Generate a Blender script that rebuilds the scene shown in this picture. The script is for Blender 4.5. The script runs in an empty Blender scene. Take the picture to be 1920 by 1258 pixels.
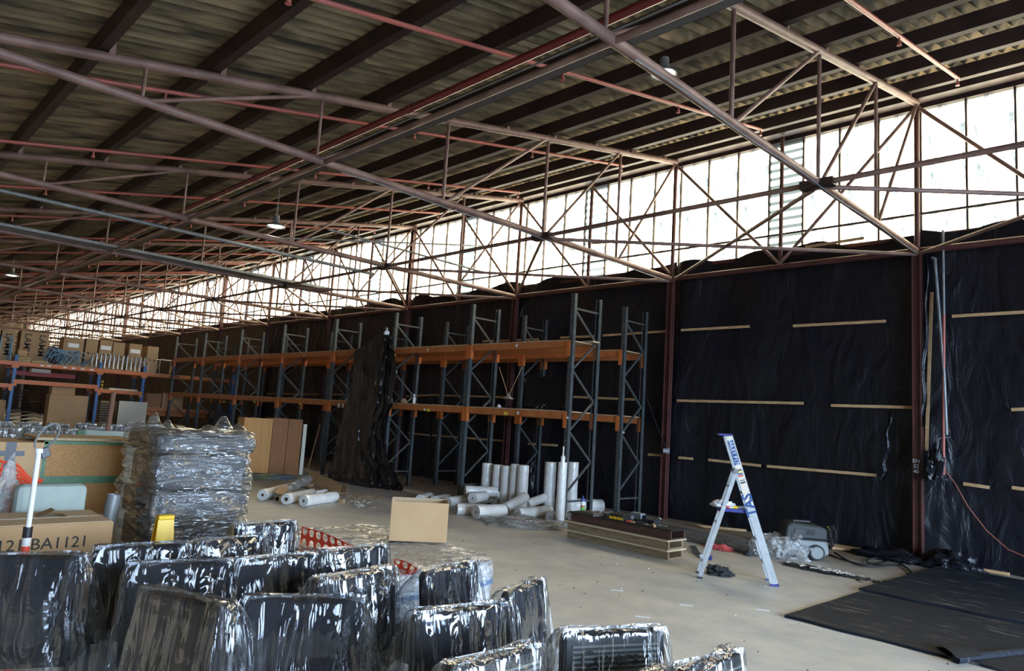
import bpy, math, random
from mathutils import Vector, Matrix, noise
random.seed(7)
PI = math.pi
sc = bpy.context.scene
col = sc.collection

# ---------------------------------------------------------------- camera
YAW, PITCH, ROLL, FPX, EYE = 0.7952, 0.1195, 0.0638, 1314.66, 1.65
cy_, sy_, cp_, sp_ = math.cos(YAW), math.sin(YAW), math.cos(PITCH), math.sin(PITCH)
FW = Vector((-sy_*cp_, cy_*cp_, sp_))
_r = Vector((cy_, sy_, 0)); _u = _r.cross(FW)
RT = _r*math.cos(ROLL) + _u*math.sin(ROLL)
UP = -_r*math.sin(ROLL) + _u*math.cos(ROLL)
CAM = Vector((0, 0, EYE))
cd = bpy.data.cameras.new('camera'); cam = bpy.data.objects.new('camera', cd); col.objects.link(cam)
cd.sensor_width = 36; cd.sensor_fit = 'HORIZONTAL'; cd.lens = 36*FPX/1920; cd.clip_start = .05; cd.clip_end = 400
m = Matrix((RT, UP, -FW)).transposed().to_4x4(); m.translation = CAM
cam.matrix_world = m
sc.camera = cam

# ---------------------------------------------------------------- world, light, exposure
w = bpy.data.worlds.new('world'); sc.world = w; w.use_nodes = True
nt = w.node_tree; nt.nodes.clear()
wo = nt.nodes.new('ShaderNodeOutputWorld'); bg = nt.nodes.new('ShaderNodeBackground')
tc = nt.nodes.new('ShaderNodeTexCoord'); sep = nt.nodes.new('ShaderNodeSeparateXYZ'); rp = nt.nodes.new('ShaderNodeValToRGB')
nt.links.new(tc.outputs['Generated'], sep.inputs[0]); nt.links.new(sep.outputs['Z'], rp.inputs[0])
nt.links.new(rp.outputs[0], bg.inputs[0]); nt.links.new(bg.outputs[0], wo.inputs[0])
e = rp.color_ramp.elements
e[0].position = 0.0; e[0].color = (.52, .71, 1, 1)
e[1].position = .8; e[1].color = (.58, .76, 1, 1)
k = rp.color_ramp.elements.new(.12); k.color = (.60, .77, 1, 1)
bg.inputs[1].default_value = 7.5
def portal(loc, rot, sx, sy):
    l = bpy.data.lights.new('daylight_portal', 'AREA'); l.shape = 'RECTANGLE'; l.size = sx; l.size_y = sy
    l.cycles.is_portal = True
    o = bpy.data.objects.new('daylight_portal', l); col.objects.link(o); o.location = loc; o.rotation_euler = rot
portal((-31, 11.95, 5.98), (-PI/2, 0, 0), 78, 2.1)
portal((-31, .02, 5.85), (-PI/2, 0, 0), 78, 2.4)
portal((8.5, 4.2, 2.3), (0, PI/2, 0), 4.6, 10.6)
sc.view_settings.view_transform = 'Standard'; sc.view_settings.look = 'None'
sc.view_settings.gamma = 1; sc.view_settings.use_curve_mapping = False
sc.view_settings.exposure = 1.97
sc.cycles.use_denoising = True
sc.cycles.max_bounces = 8; sc.cycles.diffuse_bounces = 4; sc.cycles.glossy_bounces = 3
sc.cycles.transparent_max_bounces = 24; sc.cycles.transmission_bounces = 4
sc.cycles.sample_clamp_indirect = 6

# ---------------------------------------------------------------- helpers
def ray(x, y): return FW + RT*((x-960)/FPX) + UP*((629-y)/FPX)
def gz(x, y, z=0.0): d = ray(x, y); return CAM + d*((z-EYE)/d.z)      # point of the plane z seen at a pixel
def gy(x, y, Y): d = ray(x, y); return CAM + d*(Y/d.y)
def gx(x, y, X): d = ray(x, y); return CAM + d*(X/d.x)
def gd(x, y, D): return CAM + ray(x, y)*D

WM = {}
def setp(o, label=None, cat=None, group=None, kind=None):
    if label: o['label'] = label
    if cat: o['category'] = cat
    if group: o['group'] = group
    if kind: o['kind'] = kind
    return o
def thing(name, label, cat, loc=(0, 0, 0), rz=0, group=None, kind=None):
    o = bpy.data.objects.new(name, None); col.objects.link(o); o.empty_display_size = .1
    o.location = loc; o.rotation_euler = (0, 0, rz)
    WM[o.name] = Matrix.Translation(Vector(loc)) @ Matrix.Rotation(rz, 4, 'Z')
    return setp(o, label, cat, group, kind)
def copy_tree(o, parent=None):
    c = o.copy(); col.objects.link(c)
    if parent: c.parent = parent
    for ch in list(o.children): copy_tree(ch, c)
    return c

class MB:
    def __init__(s): s.v = []; s.f = []
    def add(s, vs, fs):
        n = len(s.v); s.v += [Vector(p) for p in vs]; s.f += [tuple(i+n for i in f) for f in fs]; return s
    def box(s, lo, hi):
        x0, y0, z0 = lo; x1, y1, z1 = hi
        return s.add([(x0,y0,z0),(x1,y0,z0),(x1,y1,z0),(x0,y1,z0),(x0,y0,z1),(x1,y0,z1),(x1,y1,z1),(x0,y1,z1)],
              [(3,2,1,0),(4,5,6,7),(0,1,5,4),(1,2,6,5),(2,3,7,6),(3,0,4,7)])
    def obox(s, c, ax, ay, az):      # oriented box, half axes
        c = Vector(c); ax = Vector(ax); ay = Vector(ay); az = Vector(az)
        P = [c+ax*i+ay*j+az*k for k in (-1,1) for i,j in ((-1,-1),(1,-1),(1,1),(-1,1))]
        return s.add(P, [(3,2,1,0),(4,5,6,7),(0,1,5,4),(1,2,6,5),(2,3,7,6),(3,0,4,7)])
    def bar(s, p, q, w, h, up=(0,0,1)):
        p = Vector(p); q = Vector(q); d = (q-p); L = d.length; d.normalize()
        sd = d.cross(Vector(up))
        if sd.length < 1e-4: sd = d.cross(Vector((1,0,0)))
        sd.normalize(); u = sd.cross(d)
        return s.obox((p+q)/2, d*L/2, sd*w/2, u*h/2)
    def tube(s, pts, r, n=8, cap=True, closed=False):
        pts = [Vector(p) for p in pts]; N = len(pts); base = len(s.v); u = None
        for i, p in enumerate(pts):
            a = pts[max(i-1,0)]; b = pts[min(i+1,N-1)]; d = (b-a).normalized()
            if u is None:
                u = d.cross(Vector((0,0,1)))
                if u.length < .05: u = d.cross(Vector((1,0,0)))
            u = (u - d*u.dot(d)).normalized(); v = d.cross(u)
            rr = r[i] if isinstance(r, (list, tuple)) else r
            for k in range(n):
                t = 2*PI*k/n; s.v.append(p + u*math.cos(t)*rr + v*math.sin(t)*rr)
        for i in range(N-1):
            for k in range(n):
                a = base+i*n+k; b = base+i*n+(k+1)%n
                s.f.append((a, b, b+n, a+n))
        if cap:
            s.f.append(tuple(base+k for k in reversed(range(n)))); s.f.append(tuple(base+(N-1)*n+k for k in range(n)))
        return s
    def lathe(s, prof, c=(0,0,0), n=20, axis=None):
        c = Vector(c); base = len(s.v)
        A = Vector(axis).normalized() if axis is not None else Vector((0,0,1))
        u = A.cross(Vector((0,0,1))); u = Vector((1,0,0)) if u.length < .01 else u.normalized(); v = A.cross(u)
        for r, z in prof:
            for k in range(n):
                t = 2*PI*k/n; s.v.append(c + A*z + u*math.cos(t)*r + v*math.sin(t)*r)
        for i in range(len(prof)-1):
            for k in range(n):
                a = base+i*n+k; b = base+i*n+(k+1)%n
                s.f.append((a, b, b+n, a+n))
        return s
    def prism(s, poly, z0, z1):
        n = len(poly)
        return s.add([(x,y,z0) for x,y in poly]+[(x,y,z1) for x,y in poly],
            [tuple(reversed(range(n))), tuple(range(n,2*n))]+[(i,(i+1)%n,(i+1)%n+n,i+n) for i in range(n)])
    def grid(s, fn, nu, nv, wrap=False):
        base = len(s.v)
        for j in range(nv+1):
            for i in range(nu + (0 if wrap else 1)): s.v.append(Vector(fn(i/nu, j/nv)))
        W = nu if wrap else nu+1
        for j in range(nv):
            for i in range(nu):
                a = base+j*W+i; b = base+j*W+(i+1)%W
                s.f.append((a, b, b+W, a+W))
        return s
    def build(s, name, mat, parent=None, smooth=False, bevel=0, local=False, **kw):
        v = s.v
        if parent is not None and not local:
            p = parent; M = WM.get(p.name)
            if M is None: M = WM.get(p.parent.name, Matrix()) if p.parent else Matrix()
            Mi = M.inverted(); v = [Mi @ q for q in v]
        me = bpy.data.meshes.new(name); me.from_pydata([tuple(q) for q in v], [], s.f); me.update()
        if isinstance(mat, (list, tuple)):
            for q in mat: me.materials.append(q)
        else: me.materials.append(mat)
        if smooth:
            me.polygons.foreach_set('use_smooth', [True]*len(me.polygons))
        o = bpy.data.objects.new(name, me); col.objects.link(o)
        if bevel:
            b = o.modifiers.new('bevel', 'BEVEL'); b.width = bevel; b.segments = 2; b.limit_method = 'ANGLE'
        if smooth:
            me.set_sharp_from_angle(angle=math.radians(50))
        if parent is not None: o.parent = parent
        return setp(o, **kw)
def inst(name, mesh_obj, parent, loc=(0,0,0), rot=(0,0,0), scale=(1,1,1)):
    o = bpy.data.objects.new(name, mesh_obj.data); col.objects.link(o); o.parent = parent
    o.location = loc; o.rotation_euler = rot; o.scale = scale
    for md in mesh_obj.modifiers:
        n = o.modifiers.new(md.name, md.type)
        if md.type == 'BEVEL': n.width = md.width; n.segments = md.segments; n.limit_method = 'ANGLE'
    return o
def text(body, size, M, mat, parent, name='lettering', ext=.0008, label=None, bold=0.0):
    c = bpy.data.curves.new(name, 'FONT'); c.body = body; c.size = size; c.extrude = ext; c.materials.append(mat)
    c.align_x = 'CENTER'; c.align_y = 'CENTER'; c.resolution_u = 2; c.offset = size*bold
    o = bpy.data.objects.new(name, c); col.objects.link(o)
    o.parent = parent; P = WM.get(parent.name, Matrix()); o.matrix_local = P.inverted() @ M
    if label: o['label'] = label
    TEXTS.append(o)
    return o
TEXTS = []
def frame(c, x, y):                                   # matrix with given x and y axes (text plane)
    x = Vector(x).normalized(); y = Vector(y); y = (y - x*y.dot(x)).normalized(); z = x.cross(y)
    M = Matrix((x, y, z)).transposed().to_4x4(); M.translation = Vector(c); return M

# ---------------------------------------------------------------- materials
def mat(name, c, rough=.6, metal=0, c2=None, scale=6, amt=.5, bump=0, bscale=30, stretch=(1,1,1), spec=.5, coords='Object', detail=4, lo=.35, hi=.65):
    M = bpy.data.materials.new(name); M.use_nodes = True; n = M.node_tree; b = n.nodes['Principled BSDF']
    b.inputs['Base Color'].default_value = (*c, 1); b.inputs['Roughness'].default_value = rough; b.inputs['Metallic'].default_value = metal
    b.inputs['Specular IOR Level'].default_value = spec
    if c2 or bump:
        t = n.nodes.new('ShaderNodeTexCoord'); mp = n.nodes.new('ShaderNodeMapping'); mp.inputs['Scale'].default_value = stretch
        n.links.new(t.outputs[coords], mp.inputs[0])
    if c2:
        nz = n.nodes.new('ShaderNodeTexNoise'); nz.inputs['Scale'].default_value = scale; nz.inputs['Detail'].default_value = detail
        n.links.new(mp.outputs[0], nz.inputs['Vector'])
        r = n.nodes.new('ShaderNodeValToRGB'); r.color_ramp.elements[0].position = lo; r.color_ramp.elements[1].position = hi
        r.color_ramp.elements[0].color = (*c, 1); r.color_ramp.elements[1].color = (*c2, 1)
        n.links.new(nz.outputs[0], r.inputs[0]); n.links.new(r.outputs[0], b.inputs['Base Color'])
    if bump:
        nb = n.nodes.new('ShaderNodeTexNoise'); nb.inputs['Scale'].default_value = bscale; nb.inputs['Detail'].default_value = 3
        n.links.new(mp.outputs[0], nb.inputs['Vector'])
        bp = n.nodes.new('ShaderNodeBump'); bp.inputs['Strength'].default_value = bump; bp.inputs['Distance'].default_value = .02
        n.links.new(nb.outputs[0], bp.inputs['Height']); n.links.new(bp.outputs[0], b.inputs['Normal'])
    return M
def film(name, tint=(.93,.95,.97), gloss=.16, haze=.08, hazecol=(.8,.82,.85), rough=.1, bump=.7, stretch=(14,14,2.2), scale=1.0, edge=.5):
    """clear crinkled plastic: transparent + glossy (fresnel) + thin milky haze"""
    M = bpy.data.materials.new(name); M.use_nodes = True; n = M.node_tree; n.nodes.clear(); N = n.nodes.new; L = n.links.new
    out = N('ShaderNodeOutputMaterial'); tr = N('ShaderNodeBsdfTransparent'); tr.inputs[0].default_value = (*tint, 1)
    gl = N('ShaderNodeBsdfGlossy'); gl.inputs['Roughness'].default_value = rough
    df = N('ShaderNodeBsdfTranslucent'); df.inputs[0].default_value = (*hazecol, 1)
    d2 = N('ShaderNodeBsdfDiffuse'); d2.inputs[0].default_value = (*hazecol, 1)
    t = N('ShaderNodeTexCoord'); mp = N('ShaderNodeMapping'); mp.inputs['Scale'].default_value = [q*scale for q in stretch]
    L(t.outputs['Object'], mp.inputs[0])
    nz = N('ShaderNodeTexNoise'); nz.inputs['Scale'].default_value = 1; nz.inputs['Detail'].default_value = 3; nz.inputs['Distortion'].default_value = 1.4
    L(mp.outputs[0], nz.inputs['Vector'])
    vo = N('ShaderNodeTexVoronoi'); vo.inputs['Scale'].default_value = 1.3; L(mp.outputs[0], vo.inputs['Vector'])
    ad = N('ShaderNodeMath'); ad.operation = 'ADD'; L(nz.outputs[0], ad.inputs[0])
    mv = N('ShaderNodeMath'); mv.operation = 'MULTIPLY'; mv.inputs[1].default_value = .35; L(vo.outputs['Distance'], mv.inputs[0]); L(mv.outputs[0], ad.inputs[1])
    bp = N('ShaderNodeBump'); bp.inputs['Strength'].default_value = bump; bp.inputs['Distance'].default_value = .05; L(ad.outputs[0], bp.inputs['Height'])
    for q in (gl, d2, df): L(bp.outputs[0], q.inputs['Normal'])
    fr = N('ShaderNodeLayerWeight'); fr.inputs[0].default_value = .5; L(bp.outputs[0], fr.inputs['Normal'])
    mr = N('ShaderNodeMapRange'); mr.inputs['To Min'].default_value = gloss; mr.inputs['To Max'].default_value = edge; L(fr.outputs['Facing'], mr.inputs[0])
    hz = N('ShaderNodeMixShader'); hz.inputs[0].default_value = .5; L(d2.outputs[0], hz.inputs[1]); L(df.outputs[0], hz.inputs[2])
    m1 = N('ShaderNodeMixShader'); m1.inputs[0].default_value = haze
    hr = N('ShaderNodeMapRange'); hr.inputs['From Min'].default_value = .35; hr.inputs['From Max'].default_value = .75
    hr.inputs['To Min'].default_value = haze*.3; hr.inputs['To Max'].default_value = min(1, haze*2.2); L(nz.outputs[0], hr.inputs[0]); L(hr.outputs[0], m1.inputs[0])
    L(tr.outputs[0], m1.inputs[1]); L(hz.outputs[0], m1.inputs[2])
    m2 = N('ShaderNodeMixShader'); L(mr.outputs[0], m2.inputs[0]); L(m1.outputs[0], m2.inputs[1]); L(gl.outputs[0], m2.inputs[2])
    L(m2.outputs[0], out.inputs[0]); return M

M_ = {}
M_['steel'] = mat('red_oxide_steel', (.14,.075,.06), .5, c2=(.26,.155,.125), scale=3, bump=.15, bscale=20)
M_['column'] = mat('column_red_paint', (.065,.02,.017), .5, c2=(.09,.03,.025), scale=4)
M_['purlin'] = mat('purlin_dark_paint', (.022,.011,.011), .55, c2=(.04,.02,.018), scale=3)
M_['pipe_red'] = mat('sprinkler_red', (.42,.10,.075), .4, c2=(.33,.10,.08), scale=4)
M_['main_red'] = mat('fire_main_red', (.16,.02,.02), .35)
M_['galv'] = mat('galvanised', (.24,.25,.25), .42, .3, c2=(.17,.18,.18), scale=8)
M_['cable'] = mat('cable_black', (.02,.02,.022), .5)
M_['tray'] = mat('cable_tray_metal', (.10,.085,.08), .5, .2)
M_['roofsheet'] = mat('aged_cement_sheet', (.05,.038,.024), .85, c2=(.31,.23,.125), scale=2.2, bump=.3, bscale=25, detail=8, stretch=(3,.5,1))
M_['rackpost_plain'] = mat('rack_brace_grey', (.065,.073,.072), .45, .2, c2=(.09,.098,.095), scale=8)
M_['orange'] = mat('rack_beam_orange', (.40,.12,.03), .45, c2=(.50,.17,.05), scale=6)
M_['orange2'] = mat('connector_orange', (.52,.14,.03), .45)
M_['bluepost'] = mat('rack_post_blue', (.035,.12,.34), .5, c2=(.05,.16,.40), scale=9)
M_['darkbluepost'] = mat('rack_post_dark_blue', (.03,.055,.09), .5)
M_['redbeam'] = mat('rack_beam_red', (.33,.025,.02), .5)
M_['ply'] = mat('plywood', (.42,.30,.17), .7, c2=(.50,.37,.22), scale=5, stretch=(1,6,1))
M_['timber'] = mat('pine_batten', (.40,.24,.11), .7, c2=(.55,.37,.19), scale=8, stretch=(1,6,6))
M_['card'] = mat('cardboard', (.42,.26,.125), .8, c2=(.47,.30,.15), scale=3)
M_['card_in'] = mat('cardboard_inner', (.50,.38,.24), .85)
M_['card_dark'] = mat('cardboard_dull', (.33,.215,.12), .85, c2=(.37,.25,.14), scale=3)
M_['tape'] = mat('packing_tape', (.52,.42,.28), .35)
M_['ink'] = mat('black_print', (.02,.018,.016), .7)
M_['blueink'] = mat('blue_print', (.02,.07,.22), .6)
M_['label'] = mat('white_label', (.75,.78,.82), .6)
M_['yellowlabel'] = mat('yellow_label', (.75,.62,.06), .5)
M_['black'] = mat('black_plastic', (.015,.015,.017), .4)
M_['rubber'] = mat('black_rubber', (.02,.02,.02), .7)
M_['fabric'] = mat('black_upholstery', (.011,.011,.013), .9, c2=(.017,.017,.02), scale=60, spec=.2)
M_['shell'] = mat('chair_back_shell', (.016,.018,.018), .5)
M_['greyseat'] = mat('grey_vinyl', (.038,.038,.036), .5, c2=(.055,.055,.052), scale=3)
M_['laminate'] = mat('orange_wood_veneer', (.47,.22,.065), .45, c2=(.53,.27,.085), scale=3, stretch=(8,8,.7))
M_['laminate2'] = mat('brown_wood_veneer', (.24,.095,.03), .45, c2=(.29,.12,.04), scale=3, stretch=(8,8,.7))
M_['chip'] = mat('chipboard', (.36,.175,.055), .75, c2=(.44,.24,.09), scale=60, detail=6)
M_['green'] = mat('green_edging', (.045,.13,.05), .5, c2=(.06,.17,.07), scale=20)
M_['cushion'] = mat('pale_green_cloth', (.36,.42,.38), .9, c2=(.32,.38,.35), scale=12, bump=.1, bscale=80)
M_['white'] = mat('white_plastic', (.72,.72,.70), .4)
M_['whiteboard'] = mat('cream_board', (.62,.58,.46), .6)
M_['yellow'] = mat('yellow_plastic', (.80,.52,.01), .4, c2=(.70,.42,.01), scale=9)
M_['net'] = mat('orange_mesh_plastic', (.75,.07,.03), .45)
M_['alu'] = mat('aluminium', (.62,.66,.68), .32, .75, c2=(.52,.56,.58), scale=10)
M_['trayblue'] = mat('blue_tray', (.035,.04,.22), .5)
M_['oldtimber'] = mat('weathered_timber', (.085,.075,.06), .8, c2=(.17,.155,.13), scale=5, stretch=(1.2,14,14))
M_['formwork'] = mat('formwork_timber', (.32,.24,.14), .75, c2=(.20,.14,.085), scale=5, stretch=(1.5,6,9), bump=.2)
M_['formedge'] = mat('formwork_plate_edge', (.52,.43,.28), .7)
M_['darkbeam'] = mat('stained_dark_beam', (.05,.025,.018), .55, c2=(.10,.05,.035), scale=5, stretch=(1.5,6,9))
M_['vac_grey'] = mat('vacuum_grey', (.20,.22,.22), .45)
M_['vac_dark'] = mat('vacuum_dark_lid', (.018,.021,.021), .55)
M_['cloth_blue'] = mat('blue_cloth', (.16,.22,.30), .9, c2=(.30,.30,.16), scale=4)
M_['cloth_dark'] = mat('dark_cloth', (.03,.033,.035), .9)
M_['cloth_red'] = mat('faded_red_cloth', (.55,.09,.09), .9)
M_['chrome'] = mat('chrome_tube', (.6,.6,.6), .25, .9)
M_['blueframe'] = mat('pale_blue_tube', (.16,.33,.50), .45)
M_['blanket'] = mat('folded_blanket', (.45,.36,.18), .95, c2=(.36,.28,.16), scale=10)
M_['brownwall'] = mat('brown_sheet_wall', (.075,.05,.035), .85, c2=(.11,.08,.055), scale=1.5)
M_['rail'] = mat('glazing_bar', (.05,.035,.035), .6)
M_['tvblack'] = mat('tv_bezel', (.006,.006,.007), .4, spec=.25)
M_['tvscreen'] = mat('tv_screen', (.004,.005,.008), .35, spec=.2)
M_['rollend'] = mat('roll_end', (.60,.60,.57), .6, c2=(.45,.45,.43), scale=30)
M_['core'] = mat('cardboard_core', (.20,.14,.09), .9)
M_['toolgrey'] = mat('tool_grey', (.28,.32,.37), .5)
M_['tinred'] = mat('red_sticker', (.6,.06,.04), .5)
M_['tingreen'] = mat('green_can', (.15,.45,.08), .4)
M_['tinblue'] = mat('blue_can', (.05,.07,.28), .35)
M_['paper'] = mat('paper_scrap', (.68,.66,.60), .9)
M_['concretewall'] = mat('painted_block_wall', (.12,.11,.10), .9, c2=(.15,.14,.13), scale=1)

# white polythene roll
def roll_mat():
    M = mat('polythene_roll', (.80,.80,.76), .28, c2=(.66,.66,.63), scale=2.5, bump=.6, bscale=7, stretch=(2,2,2), spec=.7)
    M.node_tree.nodes['Principled BSDF'].inputs['Coat Weight'].default_value = .3
    return M
M_['roll'] = roll_mat()
M_['bag'] = film('clear_bag', gloss=.028, edge=.6, haze=.03, rough=.05, bump=.65, hazecol=(.75,.8,.88), stretch=(10,10,1.6))
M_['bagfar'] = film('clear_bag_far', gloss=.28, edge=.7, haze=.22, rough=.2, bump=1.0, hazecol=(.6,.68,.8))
M_['wrap'] = film('stretch_wrap', gloss=.075, edge=.7, haze=.11, rough=.07, bump=1.0, stretch=(3,3,16), hazecol=(.7,.72,.72))
M_['palletwrap'] = film('dense_stretch_wrap', gloss=.07, edge=.5, haze=.62, rough=.16, bump=1.0, stretch=(6,6,14), hazecol=(.72,.75,.78))
M_['crumple'] = film('crumpled_polythene', gloss=.04, edge=.35, haze=.6, rough=.15, bump=1.0, stretch=(9,9,9), hazecol=(.72,.74,.74))

def tarp_mat():
    M = bpy.data.materials.new('black_builders_film'); M.use_nodes = True; n = M.node_tree; b = n.nodes['Principled BSDF']; N = n.nodes.new; L = n.links.new
    b.inputs['Base Color'].default_value = (.005,.006,.010,1); b.inputs['Roughness'].default_value = .36; b.inputs['Specular IOR Level'].default_value = .38
    t = N('ShaderNodeTexCoord'); mp = N('ShaderNodeMapping'); mp.inputs['Scale'].default_value = (2.2, 2, .8); L(t.outputs['Object'], mp.inputs[0])
    a = N('ShaderNodeTexNoise'); a.inputs['Scale'].default_value = 1.6; a.inputs['Detail'].default_value = 5; a.inputs['Distortion'].default_value = 1.2; L(mp.outputs[0], a.inputs['Vector'])
    c = N('ShaderNodeTexVoronoi'); c.inputs['Scale'].default_value = 3; L(mp.outputs[0], c.inputs['Vector'])
    s = N('ShaderNodeMath'); s.operation = 'MULTIPLY_ADD'; s.inputs[1].default_value = .25; L(c.outputs['Distance'], s.inputs[0]); L(a.outputs[0], s.inputs[2])
    bp = N('ShaderNodeBump'); bp.inputs['Strength'].default_value = .55; bp.inputs['Distance'].default_value = .08; L(s.outputs[0], bp.inputs['Height']); L(bp.outputs[0], b.inputs['Normal'])
    return M
M_['tarp'] = tarp_mat()
M_['tarp_shiny'] = tarp_mat(); _b = M_['tarp_shiny'].node_tree.nodes['Principled BSDF']; _b.inputs['Specular IOR Level'].default_value = .6; _b.inputs['Roughness'].default_value = .28; _b.inputs['Base Color'].default_value = (.006,.006,.007,1)

def post_mat(name, c, hole=(.004,.004,.005)):
    M = bpy.data.materials.new(name); M.use_nodes = True; n = M.node_tree; b = n.nodes['Principled BSDF']; N = n.nodes.new; L = n.links.new
    b.inputs['Roughness'].default_value = .45; b.inputs['Metallic'].default_value = .2
    t = N('ShaderNodeTexCoord'); s = N('ShaderNodeSeparateXYZ'); L(t.outputs['Object'], s.inputs[0])
    def ma(op, a, bb=None, cc=None):
        q = N('ShaderNodeMath'); q.operation = op
        for i, x in enumerate((a, bb, cc)):
            if x is None: continue
            if isinstance(x, (int, float)): q.inputs[i].default_value = x
            else: L(x, q.inputs[i])
        return q.outputs[0]
    ax = ma('ABSOLUTE', s.outputs['X'])
    hx = ma('LESS_THAN', ma('ABSOLUTE', ma('SUBTRACT', ax, .024)), .0075)
    hz = ma('LESS_THAN', ma('ABSOLUTE', ma('SUBTRACT', ma('MODULO', s.outputs['Z'], .075), .0375)), .014)
    ym = ma('LESS_THAN', s.outputs['Y'], -.02)
    f = ma('MULTIPLY', ma('MULTIPLY', hx, hz), ym)
    nz = N('ShaderNodeTexNoise'); nz.inputs['Scale'].default_value = 9; L(t.outputs['Object'], nz.inputs['Vector'])
    r = N('ShaderNodeValToRGB'); r.color_ramp.elements[0].color = (*c, 1); r.color_ramp.elements[1].color = (c[0]*1.5, c[1]*1.5, c[2]*1.5, 1)
    r.color_ramp.elements[0].position = .4; r.color_ramp.elements[1].position = .7; L(nz.outputs[0], r.inputs[0])
    mx = N('ShaderNodeMix'); mx.data_type = 'RGBA'; L(f, mx.inputs[0]); L(r.outputs[0], mx.inputs[6]); mx.inputs[7].default_value = (*hole, 1)
    L(mx.outputs[2], b.inputs['Base Color']); return M
M_['post'] = post_mat('rack_post_grey', (.058,.068,.070))

def glaze_mat(name, ribbed=False):
    M = bpy.data.materials.new(name); M.use_nodes = True; n = M.node_tree; n.nodes.clear(); N = n.nodes.new; L = n.links.new
    out = N('ShaderNodeOutputMaterial'); tr = N('ShaderNodeBsdfTransparent'); df = N('ShaderNodeBsdfTranslucent')
    t = N('ShaderNodeTexCoord'); mp = N('ShaderNodeMapping'); mp.inputs['Scale'].default_value = (2.2, 1, .7); L(t.outputs['Object'], mp.inputs[0])
    a = N('ShaderNodeTexNoise'); a.inputs['Scale'].default_value = 1.4; a.inputs['Detail'].default_value = 7; a.inputs['Roughness'].default_value = .7; L(mp.outputs[0], a.inputs['Vector'])
    r = N('ShaderNodeValToRGB'); E = r.color_ramp.elements
    E[0].position = .50; E[0].color = (1.0,.80,.56,1); E[1].position = .63; E[1].color = (.03,.042,.042,1)
    q = E.new(.57); q.color = (.14,.14,.12,1)
    L(a.outputs[0], r.inputs[0]); L(r.outputs[0], tr.inputs[0])
    df.inputs[0].default_value = (.6,.54,.45,1)
    m = N('ShaderNodeMixShader'); m.inputs[0].default_value = .22; L(tr.outputs[0], m.inputs[1]); L(df.outputs[0], m.inputs[2])
    if ribbed:
        wv = N('ShaderNodeTexWave'); wv.wave_type = 'BANDS'; wv.bands_direction = 'Z'; wv.inputs['Scale'].default_value = 2.05; wv.inputs['Distortion'].default_value = .2
        L(t.outputs['Object'], wv.inputs['Vector'])
        rr = N('ShaderNodeValToRGB'); rr.color_ramp.elements[0].color = (.13,.13,.11,1); rr.color_ramp.elements[1].color = (.85,.76,.6,1)
        rr.color_ramp.elements[0].position = .3; rr.color_ramp.elements[1].position = .5
        L(wv.outputs[0], rr.inputs[0]); L(rr.outputs[0], tr.inputs[0])
    L(m.outputs[0], out.inputs[0]); return M
M_['glaze'] = glaze_mat('translucent_glazing_sheet'); M_['glaze_rib'] = glaze_mat('ribbed_glazing_sheet', True)

def floor_mat():
    M = bpy.data.materials.new('worn_concrete'); M.use_nodes = True; n = M.node_tree; b = n.nodes['Principled BSDF']; N = n.nodes.new; L = n.links.new
    t = N('ShaderNodeTexCoord')
    a = N('ShaderNodeTexNoise'); a.inputs['Scale'].default_value = .55; a.inputs['Detail'].default_value = 8; a.inputs['Roughness'].default_value = .62; L(t.outputs['Object'], a.inputs['Vector'])
    r = N('ShaderNodeValToRGB'); E = r.color_ramp.elements
    E[0].position = .30; E[0].color = (.43,.425,.395,1); E[1].position = .68; E[1].color = (.66,.655,.615,1)
    L(a.outputs[0], r.inputs[0])
    c = N('ShaderNodeTexNoise'); c.inputs['Scale'].default_value = 2.6; c.inputs['Detail'].default_value = 10; c.inputs['Roughness'].default_value = .7; L(t.outputs['Object'], c.inputs['Vector'])
    r2 = N('ShaderNodeValToRGB'); r2.color_ramp.elements[0].position = .38; r2.color_ramp.elements[0].color = (.80,.82,.86,1); r2.color_ramp.elements[1].position = .6; r2.color_ramp.elements[1].color = (1.03,1.0,.96,1)
    L(c.outputs[0], r2.inputs[0])
    mx = N('ShaderNodeMix'); mx.data_type = 'RGBA'; mx.blend_type = 'MULTIPLY'; mx.inputs[0].default_value = 1; L(r.outputs[0], mx.inputs[6]); L(r2.outputs[0], mx.inputs[7])
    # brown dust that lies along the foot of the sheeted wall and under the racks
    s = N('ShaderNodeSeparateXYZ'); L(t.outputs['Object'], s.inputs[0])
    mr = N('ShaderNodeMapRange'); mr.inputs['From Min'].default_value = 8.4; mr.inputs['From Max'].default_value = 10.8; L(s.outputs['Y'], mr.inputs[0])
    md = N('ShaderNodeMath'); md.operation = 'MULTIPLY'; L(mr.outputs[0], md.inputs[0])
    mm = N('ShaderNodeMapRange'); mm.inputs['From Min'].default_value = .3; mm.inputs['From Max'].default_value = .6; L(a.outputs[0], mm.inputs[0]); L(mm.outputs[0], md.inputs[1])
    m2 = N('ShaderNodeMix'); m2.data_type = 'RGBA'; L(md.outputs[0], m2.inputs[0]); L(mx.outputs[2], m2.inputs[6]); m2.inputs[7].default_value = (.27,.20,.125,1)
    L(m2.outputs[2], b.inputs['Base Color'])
    rr = N('ShaderNodeMapRange'); rr.inputs['To Min'].default_value = .42; rr.inputs['To Max'].default_value = .65; L(c.outputs[0], rr.inputs[0]); L(rr.outputs[0], b.inputs['Roughness'])
    bp = N('ShaderNodeBump'); bp.inputs['Strength'].default_value = .12; bp.inputs['Distance'].default_value = .01; L(c.outputs[0], bp.inputs['Height']); L(bp.outputs[0], b.inputs['Normal'])
    return M
M_['floor'] = floor_mat()

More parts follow.
